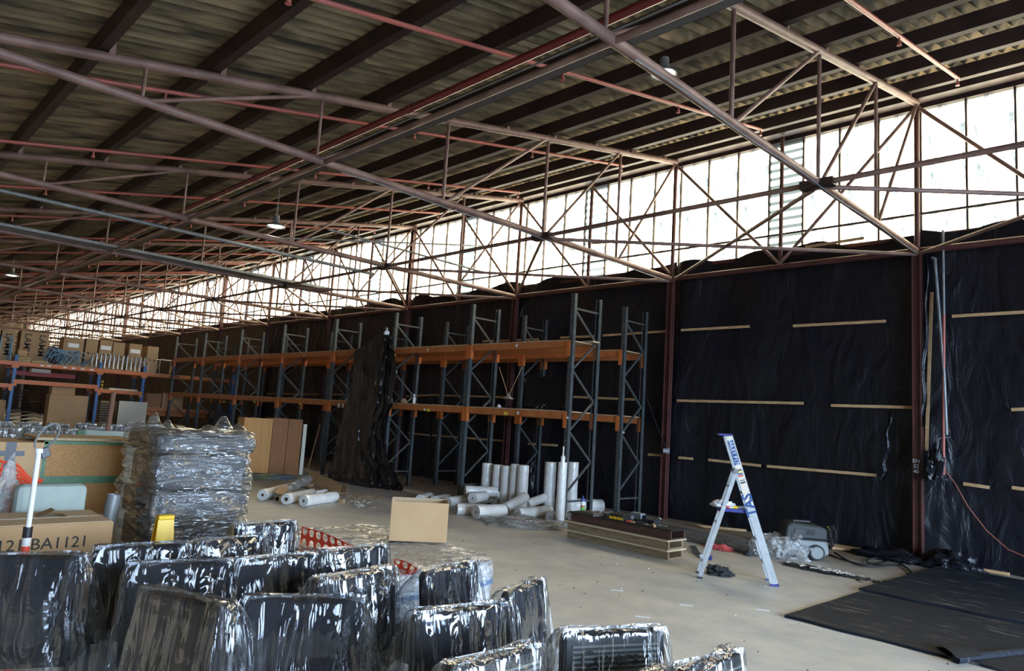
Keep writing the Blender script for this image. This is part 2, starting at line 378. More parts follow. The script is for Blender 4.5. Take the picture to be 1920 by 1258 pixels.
def mat_sheet():
    M = bpy.data.materials.new('scuffed_black_sheet'); M.use_nodes = True; n = M.node_tree; b = n.nodes['Principled BSDF']; N = n.nodes.new; L = n.links.new
    t = N('ShaderNodeTexCoord'); mp = N('ShaderNodeMapping'); mp.inputs['Scale'].default_value = (1.2,7,1); mp.inputs['Rotation'].default_value = (0,0,.5); L(t.outputs['Object'], mp.inputs[0])
    a = N('ShaderNodeTexNoise'); a.inputs['Scale'].default_value = 1.5; a.inputs['Detail'].default_value = 8; a.inputs['Roughness'].default_value = .75; L(mp.outputs[0], a.inputs['Vector'])
    r = N('ShaderNodeValToRGB'); r.color_ramp.elements[0].position = .56; r.color_ramp.elements[0].color = (.014,.018,.027,1); r.color_ramp.elements[1].position = .68; r.color_ramp.elements[1].color = (.20,.19,.17,1)
    L(a.outputs[0], r.inputs[0]); L(r.outputs[0], b.inputs['Base Color']); b.inputs['Roughness'].default_value = .62; b.inputs['Specular IOR Level'].default_value = .18
    return M
M_['matsheet'] = mat_sheet()

# ================================================================ SETTING
D, BAY, X1, ZB, ZE, SL = 11.74, 4.313, -3.172, 4.58, 6.98, .2062
TX = [X1 - BAY*k for k in range(-3, 16)]
XE, XR = -67.9, 8.6
def ztop(Y): return ZE - SL*(D-Y)

floor = thing('floor', 'worn grey concrete floor in long slabs', None, kind='structure')
jx = gz(953, 1077).x
edges = [XR+.2]; x = jx + BAY*2
while x > XE: edges.append(x); x -= BAY
edges.append(XE-.2)
for a, b in zip(edges, edges[1:]):
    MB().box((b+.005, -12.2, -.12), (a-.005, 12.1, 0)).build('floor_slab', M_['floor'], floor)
MB().box((XE-.4, -12.3, -.3), (XR+.3, 12.2, -.0012)).build('slab_bed', mat('joint_filler', (.04,.037,.033), .9), floor)
MB().box((XR+.3, -30, -.3), (60, 40, -.05)).build('floor_apron_outside', mat('yard_concrete', (.16,.165,.17), .9), None, kind='structure')

# roof of the first tooth: corrugated sheets, purlins
ceiling = thing('ceiling', 'low pitched roof of aged corrugated sheets on dark purlins', None, kind='structure')
sw = BAY/4; ncor = 7; seg = 6
sheet_len = (D+.35)/3
def sheetmesh():
    mb = MB(); N = ncor*seg
    def f(u, v):
        x = -u*sw*1.03; y = v*(sheet_len+.12)
        return (x, y, .035*math.cos(2*PI*u*ncor*1.03) + SL*y + (-.006 if v == 0 else 0))
    return mb.grid(f, N, 1)
proto = sheetmesh().build('roof_sheet', M_['roofsheet'], ceiling, smooth=True, local=True)
n = 0
for i in range(72):
    for j in range(3):
        x0 = XR - i*sw; y0 = j*sheet_len - .1
        p = (x0, y0, ztop(y0)+.305 + (.008 if (i % 2) else 0) + .007*j)
        if n == 0: proto.location = p
        else: inst('roof_sheet', proto, ceiling, p)
        n += 1
PY = [.5 + 1.06*k for k in range(11)]
for y in PY:
    z = ztop(y)+.06
    mb = MB()
    mb.box((XE, y-.045, z), (XR, y-.037, z+.2)).box((XE, y-.037, z), (XR, y+.045, z+.012)).box((XE, y-.037, z+.188), (XR, y+.045, z+.2)).box((XE, y+.037, z+.012), (XR, y+.045, z+.03))
    mb.build('purlin', M_['purlin'], ceiling)
mb = MB().box((XE, 11.52, 6.98), (XR, 11.60, 7.23)).box((XE, 11.60, 7.0), (XR, 11.92, 7.02)).box((XE, 11.80, 6.93), (XR, 11.86, 7.0))
mb.build('eave_beam', M_['purlin'], ceiling)
MB().box((XE, 11.90, 6.9), (XR, 12.0, 7.4)).build('fascia_board', M_['brownwall'], ceiling)
MB().box((XE, -.12, ZB-.2), (XR, .1, ZB+.02)).build('valley_beam', M_['purlin'], ceiling)
# the neighbouring roof tooth behind the camera
MB().add([(XE,0,ZE+.3),(XR,0,ZE+.3),(XR,-12,ZB+.1),(XE,-12,ZB+.1),(XE,0,ZE+.35),(XR,0,ZE+.35),(XR,-12,ZB+.15),(XE,-12,ZB+.15)],
   [(0,1,2,3),(7,6,5,4)]).build('roof_slope_behind', M_['roofsheet'], ceiling)

# walls
wall = thing('wall_back', 'long side wall covered in black plastic under a strip of glazing', None, kind='structure')
MB().box((XE, 11.95, 0), (XR, 12.1, 4.93)).build('wall_sheet', M_['brownwall'], wall)
MB().box((XE-.2, -12, 0), (XE-.05, 12.1, 7.4)).build('wall_left', M_['brownwall'], None, kind='structure')
MB().box((XE, -12.15, 0), (XR, -12, 5)).build('wall_front', M_['concretewall'], None, kind='structure')
wr = MB()
wr.box((XR, -12, 0), (XR+.15, -1, 7.4)).box((XR, 9.5, 0), (XR+.15, 12.1, 7.4)).box((XR, -1, 4.6), (XR+.15, 9.5, 7.4))
wr.build('wall_right', M_['concretewall'], None, kind='structure')

# glazing strip
win = thing('window_1', 'clerestory strip of translucent stained glazing sheets', None, kind='structure')
PW = BAY/7
gp = MB().box((-PW/2+.004, -.003, 4.86), (PW/2-.004, .003, 6.94)).build('pane', M_['glaze'], win, local=True)
gr = MB().box((-PW/2+.004, -.003, 4.86), (PW/2-.004, .003, 6.94)).build('pane', M_['glaze_rib'], win, local=True)
gp.location = (X1+PW*.5, 11.87, 0); gr.location = (X1+PW*.5-PW*5, 11.87, 0)
nb = int((X1+PW*18-XE)/PW)
for i in range(nb):
    if i in (18-1+1, ): pass
    xc = X1 + PW*17.5 - PW*i
    k = round((xc-(X1+PW*.5))/PW)
    if k in (0, -5) or xc > XR-.3: continue
    if (-k) % 7 == 4: inst('pane', gr, win, (xc, 11.87, 0))
    else:
        o = inst('pane', gp, win, (xc, 11.87, 0))
gr.location.x = X1 - PW*3.5
inst('pane', gp, win, (X1-PW*4.5, 11.87, 0))
bm_ = MB().box((-.014, -.03, 4.86), (.014, .02, 6.95)).build('glazing_bar', M_['rail'], win, local=True); first = True
for i in range(nb+1):
    xc = X1 + PW*18 - PW*i
    if xc > XR-.1: continue
    if first: bm_.location = (xc, 11.85, 0); first = False
    else: inst('glazing_bar', bm_, win, (xc, 11.85, 0))
MB().box((XE, 11.76, 5.19), (XR, 11.80, 5.225)).build('glazing_rail', M_['rail'], win)
MB().box((XE, 11.80, 4.82), (XR, 11.9, 4.88)).build('window_sill', M_['column'], win)
MB().box((XE, 0.0, 4.6), (XR, 0.006, 7.0)).build('window_2', M_['glaze'], None, kind='structure')

# wall lattice: columns, posts, bottom tube, diagonals
for k, x in enumerate(TX):
    if x > XR: continue
    cw = .06
    hc_ = 6.98 if k % 3 == 0 and k != 3 else ZB+.05
    mb = MB().box((x-cw, 11.55, 0), (x-cw+.012, 11.67, hc_)).box((x+cw-.012, 11.55, 0), (x+cw, 11.67, hc_)).box((x-cw, 11.60, 0), (x+cw, 11.615, hc_))
    if hc_ < 6: mb.tube([(x, 11.62, ZB), (x, 11.62, 6.98)], .04, 10)
    mb.build('column', M_['column'], wall)
    MB().tube([(x-BAY/2, 11.66, ZB), (x-BAY/2, 11.66, 6.95)], .038).build('mid_post', M_['column'], wall, smooth=True)
    a = (x-BAY, 11.62, 6.9); mid = (x-BAY/2, 11.62, ZB+.05)
    MB().tube([a, mid], .03).build('diagonal', M_['steel'], wall, smooth=True)
    if k == 3: MB().tube([mid, (x, 11.62, 6.9)], .03).build('diagonal', M_['steel'], wall, smooth=True)
    else: MB().tube([(x-BAY/2, 11.62, 6.9), (x, 11.62, ZB+.05)], .03).build('diagonal', M_['steel'], wall, smooth=True)
for k, x in enumerate(TX[:-1]):
    if x-BAY/2 > XR: continue
    MB().tube([(x, 11.60, ZB), (x-BAY, 11.60, ZB)], .05, 10).build('wall_tube', M_['column'], wall, smooth=True)
text('EN\n52\n40', .075, frame((X1-.01, 11.545, 1.35), (1,0,0), (0,0,1)), M_['label'], wall, ext=.0005)

# roof trusses
YN = [.1, 1.954, 3.893, 5.834, 7.88, 9.80, 11.62]
ordn = ['nearest', 'second', 'third', 'fourth', 'fifth', 'sixth', 'seventh', 'eighth', 'ninth', 'tenth', 'eleventh', 'twelfth', 'thirteenth', 'fourteenth', 'farthest', 'last']
for i in range(0, 15):
    x = X1 - BAY*i
    kw = dict(group='tubular roof trusses')
    lab = f'{ordn[i]} tubular steel roof truss counted from the right end of the glazing, brown-red paint'
    t = thing('roof_truss', lab, 'truss', (x, 11.62, ZB), 0, 'tubular roof trusses')
    R = .048
    MB().tube([(x, y, ZB) for y in (-.05, 3.9, 7.9, 11.62)], R, 10).build('bottom_chord', M_['steel'], t, smooth=True)
    MB().tube([(x, y, ztop(y)) for y in (-.05, 5.9, 11.62)], R+.004, 10).build('top_chord', M_['steel'], t, smooth=True)
    for j in range(1, 6):
        y = YN[j]
        MB().tube([(x, y, ZB), (x, y, ztop(y))], .019 if j < 3 else .024, 8).build('strut', M_['steel'], t, smooth=True)
        yn = YN[j+1]
        MB().tube([(x+.02, y+.03, ZB), (x+.02, yn-.03, ztop(yn))], .024, 8).build('web_brace', M_['steel'], t, smooth=True)
    MB().obox((x, 7.88, ZB-.02), (.19, 0, 0), (0, .07, 0), (0, 0, .045)).build('gusset', M_['purlin'], t)
    if i < 5:
        for y in PY:
            MB().box((x-.05, y+.045, ztop(y)+.03), (x+.05, y+.1, ztop(y)+.16)).build('cleat', M_['steel'], t)
# bottom-chord plane bracing
for i in range(-2, 14):
    x = X1 - BAY*i; xn = x - BAY
    if x > XR: continue
    MB().tube([(x, 7.88, ZB-.01), (xn, 7.88, ZB-.01)], .034, 8).build('ridge_tie', M_['steel'], ceiling, smooth=True)
    MB().tube([(x, 7.88, ZB-.05), (xn, 11.6, ZB-.05)], .028, 8).build('plan_brace', M_['steel'], ceiling, smooth=True)
    MB().tube([(xn, 7.88, ZB-.05), (x, 11.6, ZB-.05)], .028, 8).build('plan_brace', M_['steel'], ceiling, smooth=True)
    MB().tube([(x, 3.99, ZB-.01), (xn, 3.99, ZB-.01)], .03, 8).build('ridge_tie', M_['steel'], ceiling, smooth=True)

# fire main, conduit and cable tray
fm = thing('fire_main', 'dark red fire main pipe running the length of the roof', 'pipe', (0, 4.75, 5.36))
MB().tube([(x, 4.75, 5.36) for x in (XR-.2, -20, -45, XE+.2)], .045, 12).build('main_pipe', M_['main_red'], fm, smooth=True)
for i in range(15):
    x = X1-BAY*i+.6
    MB().tube([(x-.04, 4.75, 5.36), (x+.04, 4.75, 5.36)], .056, 12).build('coupling', M_['main_red'], fm, smooth=True)
MB().tube([(XR-.2, 4.83, 5.29), (-30, 4.83, 5.29), (XE+.3, 4.83, 5.29)], .012, 6).build('conduit', M_['galv'], None, True, label='thin pale conduit running just under the dark red fire main', cat='conduit')
ct = thing('cable_tray', 'dark cable tray hung beside the fire main, running the length of the roof', 'tray', (0, 4.2, ZB))
MB().box((XE+.3, 4.12, ZB+.05), (XR-.2, 4.22, ZB+.056)).box((XE+.3, 4.12, ZB+.05), (XR-.2, 4.125, ZB+.08)).box((XE+.3, 4.215, ZB+.05), (XR-.2, 4.22, ZB+.08)).build('tray_channel', M_['tray'], ct)
for q in range(4):
    MB().tube([(XR-.3-i*5, 4.135+.022*q+.003*math.sin(i*1.7+q), ZB+.07+.004*math.sin(i+q*2)) for i in range(15)], .010, 6).build('cable', M_['cable'], ct, smooth=True)

# sprinkler branch pipes, one per bay, down the slope
for i in range(14):
    x = -2.35 - 2.8*i
    t = thing('sprinkler_pipe', f'red sprinkler pipe sloping under the roof, {ordn[i]} counted from the right edge', 'pipe', (x, 10.5, ztop(10.5)-.1), 0, 'sprinkler branch pipes')
    MB().tube([(x, y, ztop(y)-.08) for y in (.5, 5, 10.5)], .024, 8).build('branch', M_['pipe_red'], t, smooth=True)
    for y in (2.3, 5.6, 8.0, 10.45):
        z = ztop(y)-.08
        MB().lathe([(.012,0),(.012,-.05),(.022,-.055),(.02,-.08),(.028,-.085),(.028,-.09),(0,-.09)], (x, y, z-.02), 10).build('sprinkler_head', M_['pipe_red'], t, smooth=True)

# ================================================================ SHEETING, BATTENS
def tarp_bay(x0, x1, seed, label):
    W = x1-x0; rnd = random.Random(seed)
    ftop = [(rnd.uniform(3, 9), rnd.uniform(0, 6), rnd.uniform(.3, 1)) for _ in range(5)]
    nu, nv = 70, 44
    def f(u, v):
        x = x0 + u*W; zt = 4.93 + .05*math.sin(u*9+seed) + .03*math.sin(u*23+seed*2) - .1*max(0, math.sin(u*PI*2+seed))**3
        z = .01 + (zt-.01)*v
        amp = .035 + .05*math.exp(-min(u, 1-u)*9)*(1-.3*v)
        y = 0
        for k, (fr, ph, am) in enumerate(ftop):
            y += am*math.sin(u*fr*2.6 + ph + 1.2*math.sin(v*2.2+k))
        y = y*amp*.62
        y += .05*noise.noise(Vector((x*1.5, seed, z*.8))) + .018*noise.noise(Vector((x*6, seed, z*4)))
        for zb in (1.16, 2.2, 3.57):                         # held in by the battens
            y *= 1 - .5*math.exp(-((z-zb)/.12)**2)
        y -= .10*math.exp(-z/.12)*abs(math.sin(x*5+seed))+ .03
        return (x, 11.80+y*.9, z)
    o = MB().grid(f, nu, nv).build('plastic_sheet', M_['tarp'], None, True, label=label, cat='plastic sheet', group='black sheets over the side wall')
    return o
bays = [(X1+.02, X1+BAY, 'black plastic sheet on the wall right of the red column with the standpipes'),
        (X1-BAY+.03, X1-.02, 'widest clear black plastic sheet, hung behind the stepladder between two red columns'),
        (X1-2*BAY, X1-BAY-.03, 'black plastic sheet on the wall directly behind the nearest end of the pallet racking'),
        (X1-3*BAY, X1-2*BAY, 'black plastic sheet on the wall behind the television on the rack'),
        (X1-4*BAY, X1-3*BAY, 'black plastic sheet on the wall behind the draped part of the racking'),
        (X1-5*BAY, X1-4*BAY, 'black plastic sheet on the wall behind the wooden cabinets')]
for k, (a, b, l) in enumerate(bays): tarp_bay(a, b, k*1.7+1, l)
MB().box((X1+BAY, 11.76, 0), (XR-.05, 11.79, 4.9)).build('wall_lining', M_['tarp'], wall)

def batten(a, b, off=0, th=.045):
    p = gy(*a, 11.70); q = gy(*b, 11.70)
    MB().bar((p.x, 11.705, p.z), (q.x, 11.705, q.z), .02, th).build('batten', M_['timber'], wall)
for a, b in (((1277,619),(1405,612)), ((1487,611),(1661,602)), ((1269,751),(1506,756)), ((1558,760),(1718,764)),
             ((1272,858),(1299,860)), ((1328,862),(1426,873)), ((1438,874),(1643,891)), ((1785,593),(1920,585)),
             ((1896,768),(1920,767)), ((1806,907),(1855,914)), ((1897,914),(1920,917)), ((1130,629),(1250,621)),
             ((1075,744),(1190,749)), ((760,743),(820,740)), ((815,741),(960,745)), ((766,812),(805,816)), ((810,816),(950,827)),
             ((990,832),(1045,835)), ((1215,852),(1245,854)), ((905,640),(1010,636)), ((500,738),(700,741)), ((1050,633),(1120,630)),
             ((1175,452),(1110,456)), ((1620,446),(1510,463))):
    batten(a, b)
for px0, px1, y0, y1 in ((1747,1737,548,845), (1716,1714,590,700)):
    p = gy(px0, y0, 11.69); q = gy(px1, y1, 11.69)
    MB().bar(p, q, .04, .03, (0,1,0)).build('batten', M_['timber'], wall)
for a, b in (((1850,1046),(1768,1043)), ((1920,1063),(1845,1052)), ((1628,1030),(1552,1020)), ((1660,1033),(1560,1027)), ((1418,992),(1300,985)), ((1300,985),(1345,1000))):
    p = gz(*a, .03); q = gz(*b, .03)
    p.y = min(p.y, 11.6); q.y = min(q.y, 11.6)
    MB().bar(p, q, .05, .04).build('timber_offcut', M_['timber'], None, label=None)
offl = ['pale timber batten on the floor by the wall, directly right of the red column', 'pale timber batten on the floor at the far right edge of the wall foot',
        'upper pale batten of the two lying at the wall behind the vacuum cleaner', 'lower pale batten of the two lying at the wall behind the vacuum cleaner',
        'long pale batten lying on the floor behind the stepladder', 'short pale batten crossing the long one behind the stepladder']
for o, l in zip([o for o in col.objects if o.name.startswith('timber_offcut')], offl): setp(o, l, 'batten', 'loose battens at the wall foot')

# pipes beside the nearest column
def spipe(pts, r, m, label, cat='pipe'):
    return MB().tube(pts, r, 8).build('pipe', m, None, True, label=label, cat=cat)
def Wp(x, y, Y=11.58): p = gy(x, y, Y); return (p.x, Y, p.z)
spipe([Wp(1747,484), Wp(1753,484), Wp(1754,500), Wp(1770,700), Wp(1775,815)], .022, M_['galv'], 'grey service pipe leaning down the wall right of the red column')
p1 = thing('standpipe', 'vertical pipe on the wall with grey top and bright red lower half', 'pipe', Wp(1769,890))
MB().tube([Wp(1768,432), Wp(1770,590)], .018, 8).build('upper_pipe', M_['galv'], p1, smooth=True)
MB().tube([Wp(1770,590), Wp(1769,890)], .02, 8).build('lower_pipe', M_['pipe_red'], p1, smooth=True, label='bright red lower pipe')
MB().tube([Wp(1756,850), Wp(1760,822), Wp(1775,820), Wp(1780,820)], .012, 6).build('tap', M_['galv'], p1, smooth=True)
MB().tube([Wp(1768,808), Wp(1782,809)], .008, 6).build('tap_handle', M_['pipe_red'], p1, smooth=True)
q = gy(1248, 845, 11.50)
eb = thing('power_box', 'small grey power outlet box on the second red column', 'socket', (q.x, 11.5, q.z))
MB().box((q.x-.06, 11.49, q.z-.05), (q.x+.06, 11.55, q.z+.05)).build('box_body', M_['vac_grey'], eb, bevel=.006)
MB().box((q.x-.04, 11.483, q.z-.025), (q.x-.01, 11.49, q.z+.02)).box((q.x+.01, 11.483, q.z-.025), (q.x+.04, 11.49, q.z+.02)).build('outlet', M_['label'], eb)
MB().tube([(q.x, 11.52, q.z+.05), (q.x-.3, 11.6, q.z+.5), (q.x-.55, 11.6, q.z+1.0)], .01, 6).build('power_cable', M_['cable'], eb, smooth=True)
MB().tube([Wp(1770,880), Wp(1790,905), Wp(1815,950), Wp(1850,995), Wp(1890,1030), Wp(1925,1045)], .008, 6).build('wall_cable', mat('faded_red_cable', (.28,.07,.05), .5), None, True, label='thin reddish cable looping across the sheet right of the red column', cat='cable')
# torn strips of sheeting hanging by the column
for (pts, lab) in ((((1735,480),(1738,560),(1735,640),(1733,720),(1732,800)), 'narrow strip of shiny black film hanging down the right side of the red column'),
                   (((1668,772),(1665,820),(1660,870),(1658,900)), 'narrow strip of shiny black film hanging left of the red column')):
    mb = MB(); P = [Vector(Wp(*q, 11.6)) for q in pts]
    def f(u, v, P=P):
        t = v*(len(P)-1); i = min(int(t), len(P)-2); c = P[i].lerp(P[i+1], t-i)
        return (c.x+(u-.5)*.05+.02*math.sin(v*17), c.y-.02+.02*math.sin(u*5+v*5), c.z)
    mb.grid(f, 6, 40).build('film_strip', M_['tarp'], None, True, label=lab, cat='film')
def crumple(name, c, sx, sy, sz, m, label, cat, seed=0, n=26, flat=.0, rz=0, amp=.4, group=None):
    mb = MB(); ca, sa = math.cos(rz), math.sin(rz)
    def f(u, v):
        a = 2*PI*u; ph = PI*(.5 - v*.52)
        d = Vector((math.cos(a)*math.cos(ph), math.sin(a)*math.cos(ph), math.sin(ph)))
        r = 1 + amp*noise.noise(d*2.3+Vector((seed, 0, 0))) + amp*.55*abs(noise.noise(d*5+Vector((0, seed, 3)))) - amp*.3*abs(noise.noise(d*11+Vector((seed, 2, 3))))
        x, y, z = d.x*r*sx, d.y*r*sy, max(0, d.z*r*sz)+.006
        return (c[0]+x*ca-y*sa, c[1]+x*sa+y*ca, c[2]+z)
    mb.grid(f, n*2, n, wrap=True)
    o = mb.build(name, m, None, True, label=label, cat=cat, group=group)
    return o
q = gz(1752, 1058); crumple('plastic_bundle', (q.x+.25, 11.3, 0), .35, .22, .22, M_['tarp'], 'crumpled black film bunched at the foot of the red column', 'film', 3)
q = gy(1752, 880, 11.5)
crumple('plastic_bundle', (q.x, 11.5, q.z-.15), .12, .1, .35, M_['tarp'], 'shiny knot of black film beside the red column at waist height', 'film', 5, amp=.7)
q = gz(1690, 1045); crumple('plastic_bundle', (q.x, 11.25, 0), .5, .18, .14, M_['tarp'], 'low heap of black film left of the red column foot', 'film', 8)

# ================================================================ PALLET RACKS
RX = [-7.93, -10.6, -13.25, -15.85, -18.64, -21.45, -24.31, -26.99]
def c_post(h, w=.09, d=.07):                              # lipped channel, face towards -y
    t = .004
    mb = MB().box((-w/2, -d/2, 0), (w/2, -d/2+t, h)).box((-w/2, -d/2, 0), (-w/2+t, d/2, h)).box((w/2-t, -d/2, 0), (w/2, d/2, h))
    mb.box((-w/2, d/2-t, 0), (-w/2+.02, d/2, h)).box((w/2-.02, d/2-t, 0), (w/2, d/2, h)).box((-w/2-.01, -d/2-.01, 0), (w/2+.01, d/2+.01, .006))
    return mb
def rack_row(name, label, y0, y1, first=0):
    t = thing(name, label, 'rack', (RX[0], (y0+y1)/2, 0), 0, 'grey and orange pallet racking')
    ox, oy = RX[0], (y0+y1)/2
    P = c_post(3.92).build('post', M_['post'], t, local=True); usedp = False
    w = y1-y0-.07
    hb = MB().box((-.02, -w/2, -.015), (.02, w/2, .015)).build('frame_brace', M_['rackpost_plain'], t, local=True); usedh = False
    db = MB().bar((0, -w/2, -.265), (0, w/2, .265), .03, .03, (1,0,0)).build('frame_brace', M_['rackpost_plain'], t, local=True); usedd = False
    for k, x in enumerate(RX):
        for s, y in ((0, y0), (1, y1)):
            loc = (x-ox, y-oy, 0); rot = (0, 0, PI if s else 0)
            if not usedp: P.location = loc; usedp = True
            else: inst('post', P, t, loc, rot)
        for z in (3.66, .33):
            if not usedh: hb.location = (x-ox, 0, z); usedh = True
            else: inst('frame_brace', hb, t, (x-ox, 0, z))
        for j in range(6):
            z = 3.64-.53*(j+.5)
            if not usedd: db.location = (x-ox, 0, z); db.rotation_euler = (0, 0, PI*(1 if j % 2 == 0 else 0)); usedd = True
            else: inst('frame_brace', db, t, (x-ox, 0, z), (0, 0, PI*(1 if (j+k*0) % 2 == 0 else 0)))
    for k in range(len(RX)-1):
        a, b = RX[k]-.05, RX[k+1]+.05
        for zt in (1.86, 3.10):
            for s, y in ((-1, y0), (1, y1)):
                yy = y + s*.0
                bmb = MB().box((b, yy-.022, zt-.12), (a, yy+.022, zt-.03)).box((b, yy-.026*1, zt-.034), (a, yy+.026, zt-.015)).box((b, yy-.026, zt-.13), (a, yy+.026, zt-.112))
                bo = bmb.build('beam', M_['orange'], t)
                for xx, sg in ((a, 1), (b, -1)):
                    MB().box((xx-.045 if sg < 0 else xx-.03, y-.045 if s < 0 else y-.02, zt-.29), (xx+.03 if sg < 0 else xx+.045, y+.02 if s < 0 else y+.045, zt-.01)).build('beam_connector', M_['orange2'], bo)
            nb = 5; L = (a-b)/nb
            for j in range(nb):
                MB().box((b+j*L+.004, y0-.03, zt-.014), (b+(j+1)*L-.004, y1+.03, zt+.004+.003*(j % 2))).build('shelf_board', M_['ply'], t)
    return t
r1 = rack_row('pallet_rack', 'front row of grey and orange pallet racking, holding the television', 9.25, 9.95)
r2 = rack_row('pallet_rack', 'rear row of grey and orange pallet racking, closest to the black sheeting', 10.75, 11.42)
def sticker(px, py, w, h, m, Y=9.20, name='sticker', par=r1):
    q = gy(px, py, Y)
    return MB().box((q.x-w/2, Y-.0, q.z-h/2), (q.x+w/2, Y+.002, q.z+h/2)).build(name, m, par)
for px, py in ((793,768.5),(796,768),(943,775),(950,774.5),(451,747),(478,749),(555,755),(595,758)):
    pass
for px, py in ((803,769),(948,775),(420,753),(477,754),(562,757)):
    sticker(px, py, .11, .055, M_['yellowlabel'], 9.215)
for px, py in ((971,774),(796,768),(802,656),(969,648),(570,666),(491,753)): sticker(px, py, .05, .05, M_['label'], 9.215)
for px in (635, 643): sticker(px, 760, .09, .11, M_['label'], 9.2)
for px, py in ((1064,783),(1169,811)): sticker(px, py, .04, .035, M_['label'], 9.205 if px < 1100 else 10.70, par=r1 if px < 1100 else r2)
q = gy(968, 630, 10.2)

# items on the rack
def shelf(px, py, Y): p = gy(px, py, Y); return p
a = gy(984, 760, 9.42); b = gy(1061, 765, 9.42)
tx, tw = (a.x+b.x)/2, (b.x-a.x)
tv = thing('television', 'black flat-screen television standing on the lower shelf of the front rack', 'television', (tx, 9.42, 1.87))
MB().box((tx-tw/2, 9.40, 1.93), (tx+tw/2, 9.45, 2.47)).build('casing', M_['tvblack'], tv, bevel=.01)
MB().box((tx-tw/2+.03, 9.394, 1.985), (tx+tw/2-.03, 9.40, 2.44)).build('screen', M_['tvscreen'], tv)
MB().box((tx-.18, 9.34, 1.868), (tx+.18, 9.56, 1.885)).box((tx-.05, 9.42, 1.88), (tx+.05, 9.45, 1.95)).build('stand', M_['tvblack'], tv, bevel=.004)
MB().box((tx-.03, 9.392, 1.945), (tx+.03, 9.394, 1.955)).build('badge', M_['label'], tv)
q = gy(776, 755, 9.32)
bt = thing('spray_bottle', 'small white pump bottle standing on the lower shelf left of the television', 'bottle', (q.x, 9.32, 1.866))
MB().lathe([(0,0),(.03,0),(.03,.12),(.012,.15),(.012,.17),(.02,.17),(.02,.19),(0,.19)], (q.x, 9.32, 1.866), 14).build('body', M_['white'], bt, smooth=True)
MB().box((q.x-.03, 9.305, 2.055), (q.x+.01, 9.335, 2.075)).build('nozzle', M_['white'], bt)
q = gy(757, 755, 9.35)
crumple('rag', (q.x, 9.35, 1.866), .09, .06, .09, M_['card_dark'], 'small brown rag heaped on the left end of the near rack shelf', 'rag', 4, 10)
q = gy(951, 765, 9.6)
fan = thing('hanging_reflector', 'small dark reflector lamp hung between two long thin rods above the rack shelf', 'lamp', (q.x, 9.6, 2.0))
c = gy(953, 745, 9.6)
MB().lathe([(.015,.1),(.03,.08),(.04,.04),(.11,.0),(.115,-.01),(.105,-.005),(.03,.03)], (c.x, 9.6, c.z-.02), 18).build('reflector', M_['galv'], fan, smooth=True)
for px in (936, 979): 
    t_ = gy(px, 688, 9.6); MB().tube([t_, (c.x, 9.6, c.z+.02)], .007, 6).build('rod', M_['timber'], fan, smooth=True)
MB().tube([(c.x, 9.6, c.z), (c.x-.02, 9.6, 1.9)], .012, 6).build('stem', M_['black'], fan)
for px, py, l in ((935,768,'white cloth scrap tied at the middle of the near rack shelf'),):
    q = gy(px, py, 9.27); crumple('cloth_scrap', (q.x, 9.27, 1.866), .05, .03, .05, M_['label'], l, 'rag', 9, 8)
# loose boards on top of the near rack
for (ax, ay, bx, by, l) in ((905,641,1010,636,'loose timber board lying on the top rack deck left of the middle'), (1050,634,1118,631,'loose timber board lying on the top rack deck above the television')):
    p = gy(ax, ay, 9.8); q = gy(bx, by, 9.8)
    MB().box((p.x, 9.72, 3.112), (q.x, 9.9, 3.14)).build('loose_board', M_['ply'], None, label=l, cat='board')
# draped black film between the two parts of the rack
def drape():
    mb = MB(); nu, nv = 90, 90
    # silhouettes: left and right pixel x down the height, on the plane just before the rack
    zs = [3.38, 3.0, 2.4, 1.8, 1.2, .6, .2, .0]
    Lx = [gy(712,632,9.1).x, gy(672,680,9.1).x, gy(668,720,9.1).x, gy(655,770,9.1).x, gy(640,830,9.1).x, gy(634,870,9.1).x, gy(632,895,9.1).x, gy(628,908,9.1).x]
    Rx = [gy(731,632,9.1).x, gy(738,680,9.1).x, gy(740,720,9.1).x, gy(735,765,9.1).x, gy(712,830,9.1).x, gy(718,870,9.1).x, gy(735,895,9.1).x, gy(742,905,9.1).x]
    def f(u, v):
        t = v*(len(zs)-1); i = min(int(t), len(zs)-2); fr = t-i
        z = zs[i]*(1-fr)+zs[i+1]*fr; l = Lx[i]*(1-fr)+Lx[i+1]*fr; r = Rx[i]*(1-fr)+Rx[i+1]*fr
        a = 2*PI*u; c = (l+r)/2; hw = (r-l)/2; hd = .10+.16*v
        rr = 1 + .25*noise.noise(Vector((math.cos(a)*1.7, math.sin(a)*1.7, v*3))) + .34*abs(noise.noise(Vector((math.cos(a)*3.2+v*1.5, math.sin(a)*3.2, v*4+5)))) - .25*abs(noise.noise(Vector((math.cos(a)*8, math.sin(a)*8, v*7)))) 
        return (c+hw*math.cos(a)*rr, 9.05+hd*math.sin(a)*rr, z)
    mb.grid(f, nu, nv, wrap=True)
    return mb.build('draped_film', M_['tarp_shiny'], None, True, label='long black plastic film draped down the front of the racking to the floor', cat='plastic sheet')
drape()
q = gy(722, 650, 9.1)
crumple('cable_tie_knot', (q.x, 9.1, 3.32), .07, .05, .14, M_['label'], 'white knot of cord tying the black drape to the rack top', 'cord', 2, 10, amp=.9)

